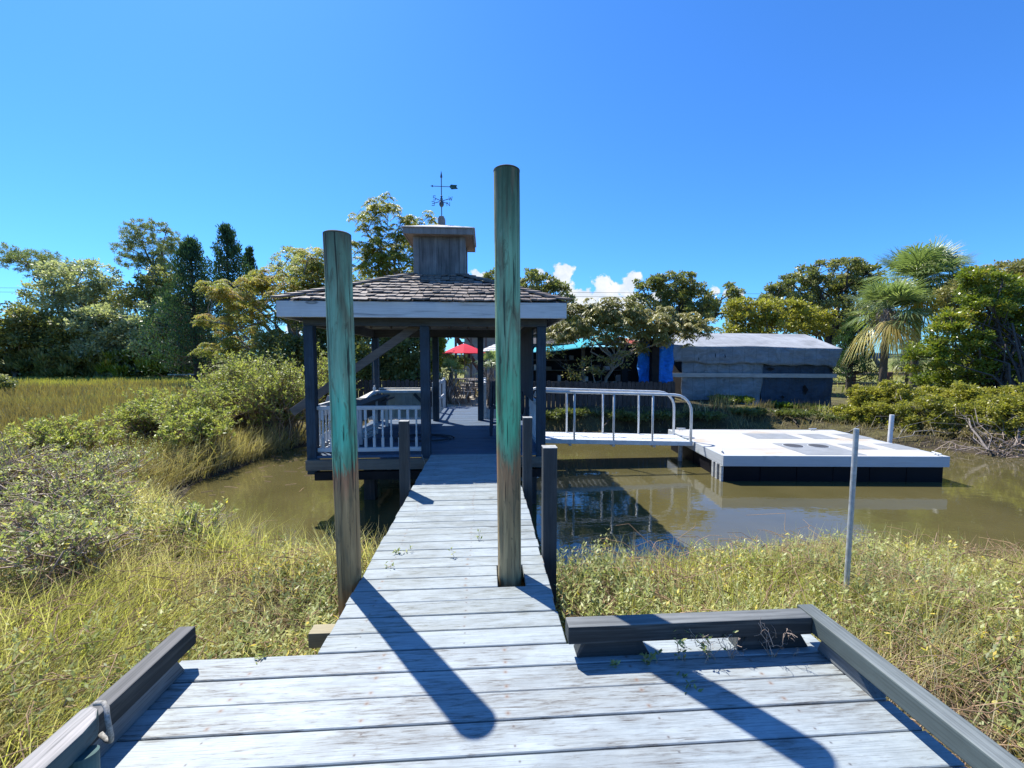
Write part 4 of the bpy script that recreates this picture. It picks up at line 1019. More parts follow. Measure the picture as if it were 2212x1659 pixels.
# far shore strip and cables
b = B(); vs = []; n = 80
for i in range(n + 1):
    x = -2500 + 5000 * i / n; hh = 14 + 7 * math.sin(i * .9) + 4 * math.sin(i * 2.3); vs += [(x, 1500, -2), (x, 1500, hh), (x, 1530, -2), (x, 1530, hh)]
b.add(vs, [f for i in range(n) for f in ((4 * i, 4 * i + 4, 4 * i + 5, 4 * i + 1), (4 * i + 1, 4 * i + 5, 4 * i + 7, 4 * i + 3), (4 * i + 2, 4 * i + 3, 4 * i + 7, 4 * i + 6))])
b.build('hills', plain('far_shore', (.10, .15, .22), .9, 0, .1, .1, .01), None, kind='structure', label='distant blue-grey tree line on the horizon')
for i, (y, lb) in enumerate(((617, 'upper thin power cable crossing behind the trees'), (626, 'lower thin power cable crossing behind the trees'))):
    a = at(-600, y, 70); c = at(2700, y + 26, 70)
    B().tube([a + (c - a) * t - np.array([0, 0, 2.2 * (1 - (2 * t - 1) ** 2) * 0]) for t in np.linspace(0, 1, 12)], .025, 5).build('power_cable', M['cable'], None, origin=a, label=lb, cat='cable')

# ------------------------------------------------------------------ vegetation
UP = np.array([0, 0, 1.])
def rdir(n): return unit(R.normal(size=(n, 3)))
def branch_paths(p0, p1, K=5, wob=.06, arch=.12):
    n = len(p1); t = np.linspace(0, 1, K)[None, :, None]; L = np.linalg.norm(p1 - p0, axis=1)[:, None, None]
    pts = p0[:, None] * (1 - t) + p1[:, None] * t
    pts = pts + R.normal(size=(n, K, 3)) * wob * L * np.sin(np.pi * t)
    pts[:, :, 2] += (arch * L * np.sin(np.pi * t))[:, :, 0]
    return pts
def leaf_cloud(q, C, rc, n, L, W, flat=.6, dirmode='out', va=0., vb=1.):
    """n leaves round every clump centre C (M,3) radius rc (M,)"""
    Mn = len(C); idx = np.repeat(np.arange(Mn), n); o = R.normal(size=(len(idx), 3)) * np.array([1, 1, flat]) * .55
    P = C[idx] + o * np.broadcast_to(rc, (Mn,))[idx][:, None]
    if dirmode == 'out': D = unit(o) * .8 + rdir(len(idx)) * .8 + UP * .2
    elif dirmode == 'up': D = UP * 1. + unit(o) * .5 + rdir(len(idx)) * .5
    elif dirmode == 'down': D = -UP * .9 + rdir(len(idx)) * .6
    N = UP * .8 + rdir(len(idx)) * .8
    cv = R.uniform(0, 1, Mn)[idx] * .5; a = va + (vb - va) * np.clip(cv + R.uniform(0, .5, len(idx)) + .12 * o[:, 2], 0, 1)
    s = R.uniform(.65, 1.3, len(idx)); q.leaves(P, D, N, L * s, W * s, a)
def needles(q, C, rc, n, W, va=0, vb=1.):
    idx = np.repeat(np.arange(len(C)), n); d = unit(R.normal(size=(len(idx), 3)) + UP * .5)
    rr = np.broadcast_to(rc, (len(C),))[idx]; P = C[idx] + d * (rr * .15)[:, None] + R.normal(size=(len(idx), 3)) * (rr * .22)[:, None]
    q.leaves(P, d, rdir(len(idx)), rr * R.uniform(.5, 1., len(idx)), W, va + (vb - va) * R.uniform(0, 1, len(idx)))
def compound(q, C, n, L, lw, ll, va=0, vb=1., droop=.7, pairs=7):
    """pinnate leaves hanging from the clump centres"""
    idx = np.repeat(np.arange(len(C)), n); m = len(idx); th = R.uniform(0, 2 * np.pi, m)
    hd = np.stack([np.cos(th), np.sin(th), R.uniform(-.1, .5, m)], 1); Ls = L * R.uniform(.7, 1.2, m)
    cv = (R.uniform(0, .6, len(C))[idx] + R.uniform(0, .4, m))
    for k in range(pairs):
        t = (k + 1) / pairs; p = C[idx] + hd * (Ls * t)[:, None]; p = p - UP * (Ls * droop * t * t)[:, None]
        tan = unit(hd - UP * (2 * droop * t)); side = unit(np.cross(tan, UP))
        for s in (-1, 1):
            D = side * s * .8 + tan * .35 - UP * (.25 + .5 * droop); q.leaves(p + R.normal(size=(m, 3)) * .01, D, UP + rdir(m) * .4, ll * R.uniform(.8, 1.2, m), lw, va + (vb - va) * np.clip(cv + R.uniform(-.1, .1, m), 0, 1))
def ellip_pts(c, r, n, shell=.45):
    d = unit(R.normal(size=(n, 3))); s = (shell + (1 - shell) * R.uniform(0, 1, n) ** .6)[:, None]
    return np.array(c) + d * s * np.array(r)

def tree(name, label, cat, Y, bpx, blobs, leaf, bark, style='leaf', nl=55, L=.16, W=.10, tr=.22, group=None, trunks=1, flat=.6, rcs=1., va=0., vb=1., fork=.45, zb=None, arch=.12, depth=1., gaps=1.):
    """blobs: (px, py, rx, ry, clumps) measured in the frame at depth Y"""
    k = Y / F; b0 = at(bpx, 800, Y); b0[1] = Y; b0[2] = tz1(b0[0], Y) if zb is None else zb
    o = thing(name, label, cat, b0, 0, group)
    Cs = []; Rs = []
    for (px, py, rx, ry, n) in blobs:
        c = at(px, py, Y); r = (rx * k, max(rx * k * .75, .5) * depth, ry * k); p = ellip_pts(c, r, n)
        Cs.append(p); Rs.append(np.full(n, (rx * ry) ** .5 * k / n ** .40 * .95 * rcs))
    C = np.concatenate(Cs); rc = np.concatenate(Rs); C[:, 2] = np.maximum(C[:, 2], b0[2] + .15)
    top = np.average(C, axis=0); q = Q(); tq = Q()
    tps = []
    for t in range(trunks):
        tip = top + np.array([R.normal() * .12, R.normal() * .1, 0]) * (C[:, 0].std() * 2) ; tip[2] = b0[2] + (C[:, 2].max() - b0[2]) * R.uniform(.72, .86)
        bb = b0 + np.array([R.normal() * .15 * trunks, R.normal() * .15 * trunks, -.1])
        path = branch_paths(bb[None], tip[None], 9, .03, 0.); rr = np.linspace(tr, tr * .25, 9)[None]; tq.tubes(path, rr, np.array([.5]), 8); tps.append(path[0])
    T = np.concatenate(tps)
    # limbs: sub-clumps join to main limb ends
    nlimb = max(3, len(C) // 9); li = R.choice(len(C), min(nlimb, len(C)), replace=False); LP = C[li]
    att = []
    for p in LP:
        cand = T[T[:, 2] < max(p[2] - .05, T[:, 2].min() + .1)]
        if len(cand) == 0: cand = T[:2]
        f_ = b0[2] + (p[2] - b0[2]) * fork; j = np.argmin(np.abs(cand[:, 2] - max(f_, b0[2])) + R.uniform(0, .4, len(cand))); att.append(cand[j])
    att = np.array(att); lp = branch_paths(att, LP, 7, .07, arch); rl = np.linspace(tr * .42, tr * .1, 7)[None].repeat(len(LP), 0); tq.tubes(lp, rl, np.full(len(LP), .5), 5)
    allp = lp[:, 2:].reshape(-1, 3)
    d = np.linalg.norm(C[:, None] - allp[None], axis=2); j = d.argmin(1); tw = branch_paths(allp[j], C, 4, .09, .08); tq.tubes(tw, np.linspace(tr * .13, tr * .035, 4)[None].repeat(len(C), 0), np.full(len(C), .5), 3)
    if style == 'leaf': leaf_cloud(q, C, rc, nl, L, W, flat, 'out', va, vb)
    elif style == 'needle': needles(q, np.repeat(C, 5, 0) + R.normal(size=(len(C) * 5, 3)) * np.array([1, 1, .45]) * np.repeat(rc, 5)[:, None] * .55, np.repeat(rc, 5) * .5, nl // 5, W, va, vb)
    elif style == 'compound': compound(q, np.repeat(C, 3, 0) + R.normal(size=(len(C) * 3, 3)) * np.repeat(rc, 3)[:, None] * .5, nl, L, W, W * 2.4, va, vb)
    elif style == 'spray': leaf_cloud(q, C, rc, nl, L, W, flat, 'up', va, vb)
    elif style == 'hang': leaf_cloud(q, C, rc, nl, L, W, flat, 'down', va, vb)
    tq.build('trunk', bark, o, smooth=True); q.build('crown', leaf, o)
    return o

def cedar(label, Y, px, py_top, py_bot, rx, n=150, nl=60, bare=False):
    k = Y / F; c = at(px, py_bot, Y); ztop = at(px, py_top, Y)[2]; zb = tz1(c[0], Y); o = thing('cedar_tree', label, 'tree', (c[0], Y, zb))
    q = Q(); tq = Q(); tq.tubes(np.array([[[c[0], Y, zb], [c[0], Y, (zb + ztop) / 2], [c[0], Y, ztop]]]), np.array([[.2, .12, .02]]), np.array([.5]), 6)
    t = R.uniform(0, 1, n) ** .8; z0 = at(px, py_bot, Y)[2]; z = z0 + (ztop - z0) * t; rr = rx * k * (1 - t) ** .7 * R.uniform(.3, 1.3, n) + .06; th = R.uniform(0, 2 * np.pi, n)
    C = np.stack([c[0] + rr * np.cos(th), Y + rr * np.sin(th), z], 1)
    tq.tubes(branch_paths(np.stack([np.full(n, c[0]), np.full(n, Y), z - .3 * rr], 1), C, 4, .04, -.1), np.linspace(.04, .01, 4)[None].repeat(n, 0), np.full(n, .5), 3)
    leaf_cloud(q, C, rx * k * .17 * (1.15 - t * .75), nl // 2, .26 * k * 22, .085 * k * 22, 1.4, 'up')
    tq.build('trunk', M['bark_dark'], o); q.build('crown', M['l_cedar'], o)

G1 = 'trees along the far left edge of the marsh'
# left tree line, about 45 m away
tree('pine_tree', 'flat topped pine leaning left at the far left of the tree line', 'tree', 50, 120, [(75, 552, 58, 20, 20), (50, 575, 38, 16, 10), (120, 575, 42, 20, 12), (95, 590, 30, 14, 6)], M['l_pine'], M['bark_pine'], 'needle', 200, W=.06, tr=.28, fork=.75, group=G1, rcs=1.25)
tree('pine_tree', 'tallest pine with open rounded crown and two dark trunks in the left tree line', 'tree', 48, 345, [(335, 505, 55, 24, 30), (300, 545, 46, 26, 16), (375, 560, 36, 40, 18), (345, 590, 50, 30, 14), (285, 562, 38, 12, 8), (330, 530, 60, 30, 14)], M['l_pine'], M['bark_pine'], 'needle', 180, W=.06, tr=.30, trunks=2, fork=.7, group=G1, rcs=1.1)
tree('oak_tree', 'grey-green oak in front of the leaning pine', 'tree', 46, 170, [(165, 610, 62, 48, 60), (120, 650, 60, 40, 40), (200, 660, 50, 50, 40)], M['l_oakpale'], M['bark_grey'], nl=85, L=.26, W=.17, tr=.3, group=G1, rcs=.9)
tree('oak_tree', 'sparse pale oak with sky showing between its branches, left of the tallest pine', 'tree', 47, 240, [(225, 600, 34, 30, 20), (255, 640, 36, 30, 16), (215, 640, 30, 30, 12)], M['l_oakpale'], M['bark_pale'], nl=55, L=.24, W=.15, tr=.2, group=G1, rcs=.75)
tree('oak_tree', 'mid green oak under the tallest pine', 'tree', 45, 330, [(310, 640, 62, 34, 50), (380, 640, 50, 50, 40), (345, 600, 40, 20, 14)], M['l_oak'], M['bark_grey'], nl=85, L=.26, W=.17, tr=.3, group=G1, va=.2)
cedar('dark broad cedar between the tallest pine and the pointed cedar', 34, 425, 522, 800, 80, 380, 80)
cedar('dark pointed cedar with the highest tip behind the yellowing tree', 34, 500, 492, 780, 64, 330, 80)
cedar('small dark cedar tip right of the pointed cedar', 36, 545, 538, 700, 28, 120, 60)
tree('oak_tree', 'airy half bare oak whose top shows left of the shorter pile', 'tree', 34, 640, [(625, 560, 42, 28, 34), (675, 562, 32, 26, 26), (640, 600, 60, 30, 30)], M['l_oakpale'], M['bark_grey'], nl=55, L=.15, W=.09, tr=.22, rcs=.62, va=.1)
sh_l = [(30, 700, 60, 45, 'dark green shrub mass at the far left frame edge', 'l_oak'), (95, 735, 60, 45, 'dark green oak scrub beneath the leaning pine', 'l_oak'), (165, 720, 50, 50, 'olive green oak scrub beneath the grey-green oak', 'l_oak'), (225, 715, 58, 50, 'silvery green bush behind the marsh meadow, left of the pale one', 'l_oakpale'), (275, 740, 48, 48, 'silvery dark bush standing in the middle of the left tree line', 'l_oakpale'), (345, 705, 58, 50, 'pale green oak with visible thin trunks above the palmettos', 'l_oakpale'), (405, 700, 45, 60, 'dark shrub at the foot of the broad cedar', 'l_oak')]
for px, py, rx, ry, lb, lm in sh_l:
    tree('bush', lb, 'bush', 43 + R.uniform(-1, 1), px, [(px, py, rx, ry, 55), (px, py + 45, rx * 1.1, ry * .8, 35)], M[lm], M['bark_grey'], nl=120, L=.26, W=.17, tr=.16, fork=.1, group='bushes at the back of the marsh meadow', flat=.8)
for px, lb in ((15, 'dark low thicket at the left frame edge behind the meadow'), (110, 'dark low thicket left of the silvery bushes'), (205, 'dark low thicket below the silvery bushes'), (300, 'low palmetto thicket with yellowing fronds'), (385, 'low palmetto thicket beside the white plank')):
    tree('bush', lb, 'bush', 42.5, px, [(px, 790, 66, 26, 60)], M['l_big'] if px > 250 else M['l_oak'], M['bark_dark'], 'spray', nl=90, L=.5, W=.14, tr=.08, fork=0, group='low thickets under the left trees')
B().box(*sorted((at(362, 806, 41)[0], at(411, 806, 41)[0])), 41, 41.5, -.10, .02).build('plank_bridge', M['counter'], None, origin=at(385, 808, 41), label='small white plank at the foot of the palmettos', cat='plank')

# yellowing tree, left of gazebo
tree('chinaberry_tree', 'yellow and orange leaved spreading tree between the cedars and the gazebo roof', 'tree', 19, 690, [(640, 605, 90, 22, 34), (520, 625, 70, 20, 26), (600, 650, 120, 26, 40), (500, 690, 60, 16, 16), (560, 730, 90, 24, 26), (480, 750, 45, 14, 9), (650, 700, 60, 40, 22), (700, 600, 40, 40, 16), (670, 560, 46, 24, 12)], M['l_china'], M['bark_pale'], 'compound', nl=8, L=.30, W=.040, tr=.17, fork=.25, rcs=1.35, trunks=2)
tree('sumac_tree', 'tall yellow-green tree rising behind the gazebo left of the cupola', 'tree', 17, 850, [(820, 445, 40, 20, 12), (790, 480, 34, 18, 8), (900, 478, 40, 18, 12), (850, 520, 50, 30, 22), (810, 570, 50, 26, 20), (880, 570, 60, 30, 22), (840, 640, 80, 40, 20), (790, 540, 26, 30, 8)], M['l_yg'], M['bark_grey'], 'compound', nl=8, L=.24, W=.034, tr=.12, fork=.45, trunks=2, rcs=1.25)
for px, py, Y, rx, ry, lb, lm in ((720, 720, 17.5, 60, 60, 'dark shrub just left of the gazebo front post', 'l_oak'), (610, 770, 18, 80, 50, 'dark scrub beneath the yellowing tree', 'l_oak'), (790, 740, 15.5, 55, 70, 'shaded oak scrub filling the left bay of the gazebo', 'l_oak'), (880, 760, 15.5, 50, 70, 'shaded bamboo-like thicket behind the back counter', 'l_oak'), (830, 640, 22, 90, 60, 'dark tree behind the gazebo roof', 'l_oak'), (932, 735, 17.5, 22, 55, 'dark glossy bush left of the red umbrella', 'l_big')):
    tree('bush', lb, 'bush', Y, px, [(px, py, rx, ry, 50), (px, py + ry * .8, rx, ry * .6, 30)], M[lm], M['bark_dark'], nl=110, L=.14, W=.08, tr=.09, fork=.05, trunks=2, group='shaded bushes behind the gazebo', flat=.8)
tree('bush', 'dark bush closing the view between the back gazebo posts and the red umbrella', 'bush', 25, 945, [(935, 735, 34, 44, 40), (975, 785, 40, 18, 24)], M['l_oak'], M['bark_dark'], nl=100, L=.17, W=.10, tr=.08, fork=.1, flat=.8)
tree('bush', 'wide dark scrub behind the house yard right of the umbrellas', 'bush', 38, 1110, [(1110, 770, 90, 18, 50)], M['l_oak'], M['bark_dark'], nl=100, L=.24, W=.15, tr=.08, fork=.1, flat=.8)
# behind right of gazebo
tree('oak_tree', 'live oak showing just right of the tall pile above the gazebo eave', 'tree', 30, 1150, [(1080, 600, 34, 20, 16), (1150, 615, 60, 28, 50), (1200, 640, 50, 36, 40), (1120, 650, 70, 40, 30)], M['l_oak'], M['bark_dark'], nl=80, L=.17, W=.11, tr=.3, va=.15, rcs=.8)
tree('oak_tree', 'rounded live oak right of the white clouds', 'tree', 29, 1460, [(1455, 620, 55, 36, 55), (1400, 615, 34, 18, 14), (1500, 650, 62, 42, 60), (1400, 660, 50, 30, 30), (1560, 650, 50, 36, 40), (1450, 690, 100, 36, 50)], M['l_oak'], M['bark_dark'], nl=80, L=.17, W=.11, tr=.32, va=.12, rcs=.8)
tree('oak_tree', 'large spreading dark live oak behind the palm', 'tree', 33, 1780, [(1800, 590, 78, 34, 70), (1860, 600, 50, 34, 40), (1720, 620, 60, 30, 50), (1830, 650, 80, 50, 60), (1690, 650, 60, 36, 40), (1900, 640, 50, 50, 30), (1760, 680, 90, 40, 40)], M['l_oak'], M['bark_dark'], nl=80, L=.19, W=.12, tr=.36, va=.1, rcs=.75)
tree('laurel_tree', 'yellow-green broadleaf tree directly behind the tarp shed', 'tree', 23, 1650, [(1620, 670, 50, 34, 40), (1690, 680, 66, 36, 55), (1600, 710, 50, 30, 26), (1760, 700, 50, 36, 30), (1680, 720, 100, 26, 30)], M['l_wax'], M['bark_grey'], nl=100, L=.15, W=.085, tr=.15, va=.15)
tree('sumac_tree', 'brownish drooping leaved tree over the picket fence', 'tree', 15.0, 1295, [(1250, 675, 55, 22, 20), (1330, 668, 60, 22, 24), (1420, 690, 62, 26, 26), (1490, 705, 50, 22, 16), (1300, 710, 90, 22, 26), (1400, 730, 60, 18, 14), (1210, 715, 36, 24, 12), (1350, 690, 90, 20, 16)], M['l_brownd'], M['bark_pale'], 'compound', nl=6, L=.26, W=.045, tr=.09, fork=.5, rcs=1.25, arch=.05)
tree('vine_shrub', 'thin leafy shrub growing up in front of the dark open shed', 'shrub', 14.6, 1300, [(1290, 790, 26, 24, 9), (1335, 780, 26, 22, 9), (1240, 800, 22, 20, 6), (1200, 760, 22, 16, 5)], M['l_brownd'], M['bark_pale'], 'leaf', nl=34, L=.10, W=.05, tr=.03, fork=.3, va=0, vb=.6)
tree('bush', 'low dark bush behind the fence left of the timber post', 'bush', 19.5, 1380, [(1380, 770, 40, 30, 26)], M['l_oak'], M['bark_dark'], nl=90, L=.13, W=.08, tr=.06, fork=0)
cedar('dark cedar filling the gap between the tarp shed and the palm trunk', 24, 1835, 690, 815, 46, 230, 80)
# clump at the right
tree('wax_myrtle', 'large glossy olive shrub tree at the right frame edge', 'tree', 13.5, 2140, [(2150, 660, 90, 60, 90), (2060, 730, 62, 56, 60), (2200, 740, 80, 80, 90), (2100, 790, 70, 44, 60), (2260, 640, 80, 70, 60), (2000, 770, 40, 40, 26), (2120, 600, 50, 26, 24)], M['l_big'], M['bark_dark'], nl=115, L=.10, W=.055, tr=.10, fork=.15, trunks=3, group='large shrub trees at the right')
tree('wax_myrtle', 'tall brown tipped shrub tree behind the glossy one at the right', 'tree', 17.5, 2150, [(2170, 590, 80, 26, 50), (2080, 640, 50, 40, 36), (2230, 600, 60, 40, 40), (2120, 650, 90, 50, 40)], M['l_brownd'], M['bark_dark'], nl=90, L=.11, W=.06, tr=.12, fork=.3, va=.1, vb=.8, trunks=2, group='large shrub trees at the right')
tree('wax_myrtle', 'dark shaded shrub beneath the glossy tree at the right frame edge', 'tree', 14.5, 2190, [(2180, 820, 80, 50, 60), (2100, 840, 60, 36, 40), (2020, 820, 40, 30, 24)], M['l_big'], M['bark_dark'], nl=100, L=.10, W=.055, tr=.08, fork=.1, vb=.7, trunks=2, group='large shrub trees at the right')
low = [(1875, 868, 13.4, 40, 34, 'low yellow-green shrub on the bank right of the tarp shed'), (1945, 872, 12.9, 54, 40, 'low rounded shrub in front of the split rail fence'), (2030, 880, 12.2, 60, 46, 'low olive shrub behind the white plastic pipe'), (2110, 880, 11.6, 62, 54, 'tall rounded olive shrub on the right bank'), (2180, 905, 10.9, 66, 58, 'olive shrub at the right bank above the dead branches'), (2260, 900, 10.3, 70, 70, 'olive shrub cut by the right frame edge above the creek')]
for px, py, Y, rx, ry, lb in low:
    tree('marsh_elder', lb, 'shrub', Y, px, [(px, py, rx, ry * .8, 70), (px + R.uniform(-.6, .6) * rx, py - ry * R.uniform(.5, .9), rx * .45, ry * .45, 22), (px + R.uniform(-.6, .6) * rx, py - ry * R.uniform(.3, .7), rx * .4, ry * .4, 14), (px, py + ry * .8, rx * 1.1, ry * .6, 46)], M['l_wax'], M['bark_grey'], nl=95, L=.075, W=.042, tr=.035, fork=0, trunks=3, group='low shrubs on the right bank', flat=.8)
for px, py, Y, lb in ((1905, 916, 12.6, 'grey leafless undergrowth behind the dock corner'), (1975, 926, 11.7, 'grey undergrowth right of the white plastic pipe'), (2045, 934, 11.0, 'grey leafless undergrowth at the water below the olive shrubs'), (2115, 942, 10.4, 'tangled grey undergrowth left of the dead branches'), (2215, 935, 10.1, 'grey undergrowth above the dead branches at the right frame edge')):
    tree('bush', lb, 'bush', Y, px, [(px, py, 56, 34, 70)], M['l_spart'], M['bark_pale'], nl=34, L=.08, W=.028, tr=.016, fork=0, trunks=5, va=0, vb=.5, arch=.2, group='undergrowth along the right bank')
for px, py, Y, rx, ry, lb in ((1850, 905, 13.0, 46, 24, 'waterside shrub at the far right corner of the dock'), (1915, 906, 12.3, 50, 32, 'waterside shrub behind the foot of the white plastic pipe'), (1985, 906, 11.6, 56, 40, 'waterside shrub right of the white plastic pipe'), (2060, 910, 11.0, 60, 44, 'dense waterside shrub in the middle of the right bank'), (2140, 915, 10.5, 62, 46, 'waterside shrub just above the dead branches'), (2225, 912, 10.0, 66, 52, 'waterside shrub at the right frame edge')):
    tree('marsh_elder', lb, 'shrub', Y, px, [(px, py - ry * .25, rx, ry * .75, 70), (px + R.uniform(-.5, .5) * rx, py - ry * .8, rx * .45, ry * .4, 16), (px, py + ry * .55, rx * 1.05, ry * .5, 34)], M['l_wax'], M['bark_grey'], nl=80, L=.07, W=.038, tr=.03, fork=0, trunks=4, group='waterside shrubs on the right bank', flat=.8, va=0, vb=.85)
# dead grey branches at right water edge
db = thing('dead_branches', 'tangle of bleached dead branches at the water edge on the right', 'branches', at(2170, 985, 9.9))
q = Q(); n = 150; c0 = at(2180, 975, 9.8); p0 = c0 + R.normal(size=(n, 3)) * [.4, .25, .12]; p1 = p0 + R.normal(size=(n, 3)) * [.62, .3, .34]
p1[:, 2] = np.maximum(p1[:, 2], WATER + .02); q.tubes(branch_paths(p0, p1, 6, .10, .05), np.linspace(.011, .003, 6)[None].repeat(n, 0), R.uniform(.3, 1, n), 4); q.build('twigs', M['l_dead'], db)

# ---- cabbage palm
def palm(label, px, py_c, Y, nf, fl, seed, tr=.16, dead=8):
    c = at(px, py_c, Y); zb = tz1(c[0], Y); o = thing('palm_tree', label, 'palm', (c[0], Y, zb))
    tq = Q(); K = 14; pts = np.stack([np.linspace(c[0] - .1, c[0], K), np.full(K, Y), np.linspace(zb, c[2], K)], 1)[None]
    tq.tubes(pts, (tr * (1 + .08 * np.sin(np.arange(K) * 2.)))[None], np.array([.5]), 12); tq.build('trunk', M['bark_palm'], o, smooth=True)
    q = Q(); d_ = Q()
    for i in range(nf):
        isd = i >= nf - dead
        az = R.uniform(0, 2 * math.pi); el = R.uniform(-.5, 1.35) if not isd else R.uniform(-1.3, -.7)
        d = np.array([math.cos(az) * math.cos(el), math.sin(az) * math.cos(el), math.sin(el)]); pl = fl * R.uniform(.45, .75)
        hub = c + d * pl; hub[2] -= .10 * pl
        side = unit(np.cross(d, UP)[None])[0]; up2 = np.cross(side, d)
        q.tubes(np.array([[c, (c + hub) / 2 + UP * .05, hub]]), np.array([[.02, .014, .010]]), np.array([.9 if isd else .4]), 4)
        nb = 34; ang = np.linspace(-1.45, 1.45, nb) + R.normal(size=34) * .04; L = fl * R.uniform(.75, 1.) * (.62 + .38 * np.cos(ang * .8))
        D = np.outer(np.cos(ang), d) + np.outer(np.sin(ang), side) + up2 * .12
        # each segment: 3 part strip drooping at the tip
        P0 = np.repeat(hub[None], nb, 0); df = R.uniform(.2, 1.1); w = .024 * fl + .008; S = unit(np.cross(D, up2 + 0 * D)); rows = []
        for t, ww in ((0, .3), (.45, 1.), (.78, .7), (1, .06)):
            p = P0 + D * (L * t)[:, None] - UP * ((L * (df if not isd else 1.3) * max(0, t - .25) ** 1.5)[:, None]) + rdir(nb) * .05 * L[:, None] * t; rows += [p - S * w * ww / 2, p + S * w * ww / 2]
        v = np.stack(rows, 1).reshape(-1, 3); k = np.arange(nb)[:, None] * 8; f = np.concatenate([k + [0, 1, 3, 2], k + [2, 3, 5, 4], k + [4, 5, 7, 6]], 0)
        a = (R.uniform(.86, 1) if isd else R.uniform(0, .7)) + R.uniform(-.08, .08, nb)
        q.add(v, f, np.repeat(a, 8))
    q.build('fronds', M['l_palm'], o)
    # boots and fibre under the crown
    n = 500; C = c + R.normal(size=(n, 3)) * [.30, .30, .28] - UP * .45; d_.leaves(C, -UP + rdir(n) * .5, rdir(n), .4, .03, R.uniform(0, .8, n)); d_.build('dead_fibre', M['l_dead'], o)['kind'] = 'stuff'
palm('tall cabbage palm rising behind the right bank with drooping fronds', 1918, 668, 19, 50, 1.35, 1, .16, 7)
palm('second palm crown partly hidden behind the first at the right', 1988, 606, 20.3, 74, 1.75, 2, .17, 3)
palm('young palm low under the large shrub right of the palm trunk', 1965, 768, 23, 22, .9, 3, .1, 2)
palm('young palm behind the gazebo opening near the picnic tables', 975, 806, 15.2, 16, .5, 4, .08, 1)
palm('low young palm seen just left of the tall green pile', 1062, 795, 14.6, 14, .6, 5, .07, 1)
q = Q(); c = at(1880, 800, 30); q.tubes(np.array([[at(1900, 792, 30), at(1888, 770, 30), at(1880, 742, 30), at(1868, 700, 30)]]), np.array([[.16, .13, .12, .08]]), np.array([.5]), 8)
t_ = thing('leaning_tree', 'thin leaning trunk seen in the gap left of the palm trunk', 'tree', at(1900, 795, 30)); q.build('trunk', M['bark_grey'], t_, smooth=True)
q = Q(); leaf_cloud(q, ellip_pts(at(1868, 690, 30), (1.6, 1.2, .9), 40), .5, 60, .17, .1); q.build('crown', M['l_oak'], t_)

# ---- big groundsel bushes left of the gazebo
def stems_bush(name, label, cat, x, y, rx, ry, h, ns, nl, L, W, leaf, bark, group=None, bare=0., va=0., vb=1., lift=0.):
    zb = tz1(x, y); o = thing(name, label, cat, (x, y, zb), 0, group)
    b0 = np.array([x, y, zb]) + R.normal(size=(ns, 3)) * [rx * .22, ry * .22, 0]
    th = R.uniform(0, 2 * np.pi, ns); rr = R.uniform(0, 1, ns) ** .6; tip = np.stack([x + rx * rr * np.cos(th), y + ry * rr * np.sin(th), zb + h * (1 - .45 * rr ** 2) * R.uniform(.72, 1.08, ns)], 1)
    P = branch_paths(b0, tip, 7, .05, .10); tq = Q(); r0 = .012 + .006 * h
    tq.tubes(P, np.linspace(r0, .003, 7)[None].repeat(ns, 0), R.uniform(.2, 1, ns), 4)
    # twigs
    nt_ = ns * 5; si = R.integers(0, ns, nt_); ti = R.integers(2, 7, nt_); p = P[si, ti]; d = unit(R.normal(size=(nt_, 3)) * [1, 1, .5] + UP * .9)
    ln = R.uniform(.10, .28, nt_) * h * .8; e = p + d * ln[:, None]; tw = branch_paths(p, e, 4, .05, .03); tq.tubes(tw, np.linspace(.005, .002, 4)[None].repeat(nt_, 0), R.uniform(.2, 1, nt_), 3)
    q = Q(); lt = R.uniform(0, 1, nt_) >= bare; idx = np.repeat(np.where(lt)[0], nl); m = len(idx); t = R.uniform(.1, 1.05, m)
    pos = p[idx] + (e - p)[idx] * t[:, None] + R.normal(size=(m, 3)) * .012; D = d[idx] * .8 + rdir(m) * .9; s = R.uniform(.7, 1.25, m)
    q.leaves(pos, D, UP + rdir(m) * .7, L * s, W * s, va + (vb - va) * np.clip(R.uniform(0, .5, nt_)[idx] + R.uniform(0, .5, m), 0, 1))
    tq.build('stems', bark, o); q.build('foliage', leaf, o); return o
GB = 'groundsel bushes left of the gazebo'
for (x, y, rx, ry, h, ns, lb) in ((-5.7, 11.8, 1.2, 1.0, 2.1, 170, 'tall green groundsel bush closest to the gazebo, above the water'), (-7.2, 12.8, 1.3, 1.1, 2.2, 170, 'tallest green groundsel bush left of the gazebo'), (-7.1, 10.8, 1.1, .9, 1.35, 120, 'rounded green groundsel bush in front of the tallest one'), (-8.6, 11.4, 1.2, 1.0, 1.25, 120, 'lower groundsel bush at the left end of the group'), (-5.0, 13.6, 1.0, .9, 2.2, 120, 'groundsel bush directly behind the left gazebo post'), (-6.3, 9.6, .9, .8, .9, 90, 'small groundsel bush at the top of the creek bank'), (-8.8, 9.2, 1.2, .9, .9, 90, 'low groundsel bush at the edge of the meadow')):
    stems_bush('groundsel_bush', lb, 'bush', x, y, rx, ry, h, ns, 15, .070, .028, M['l_bacch'], M['l_stem'], GB)
tree('bush', 'small dark bush at the left frame edge on the far side of the meadow', 'bush', 26, 5, [(-5, 832, 26, 18, 26)], M['l_oak'], M['bark_dark'], nl=80, L=.14, W=.09, tr=.05, fork=0)
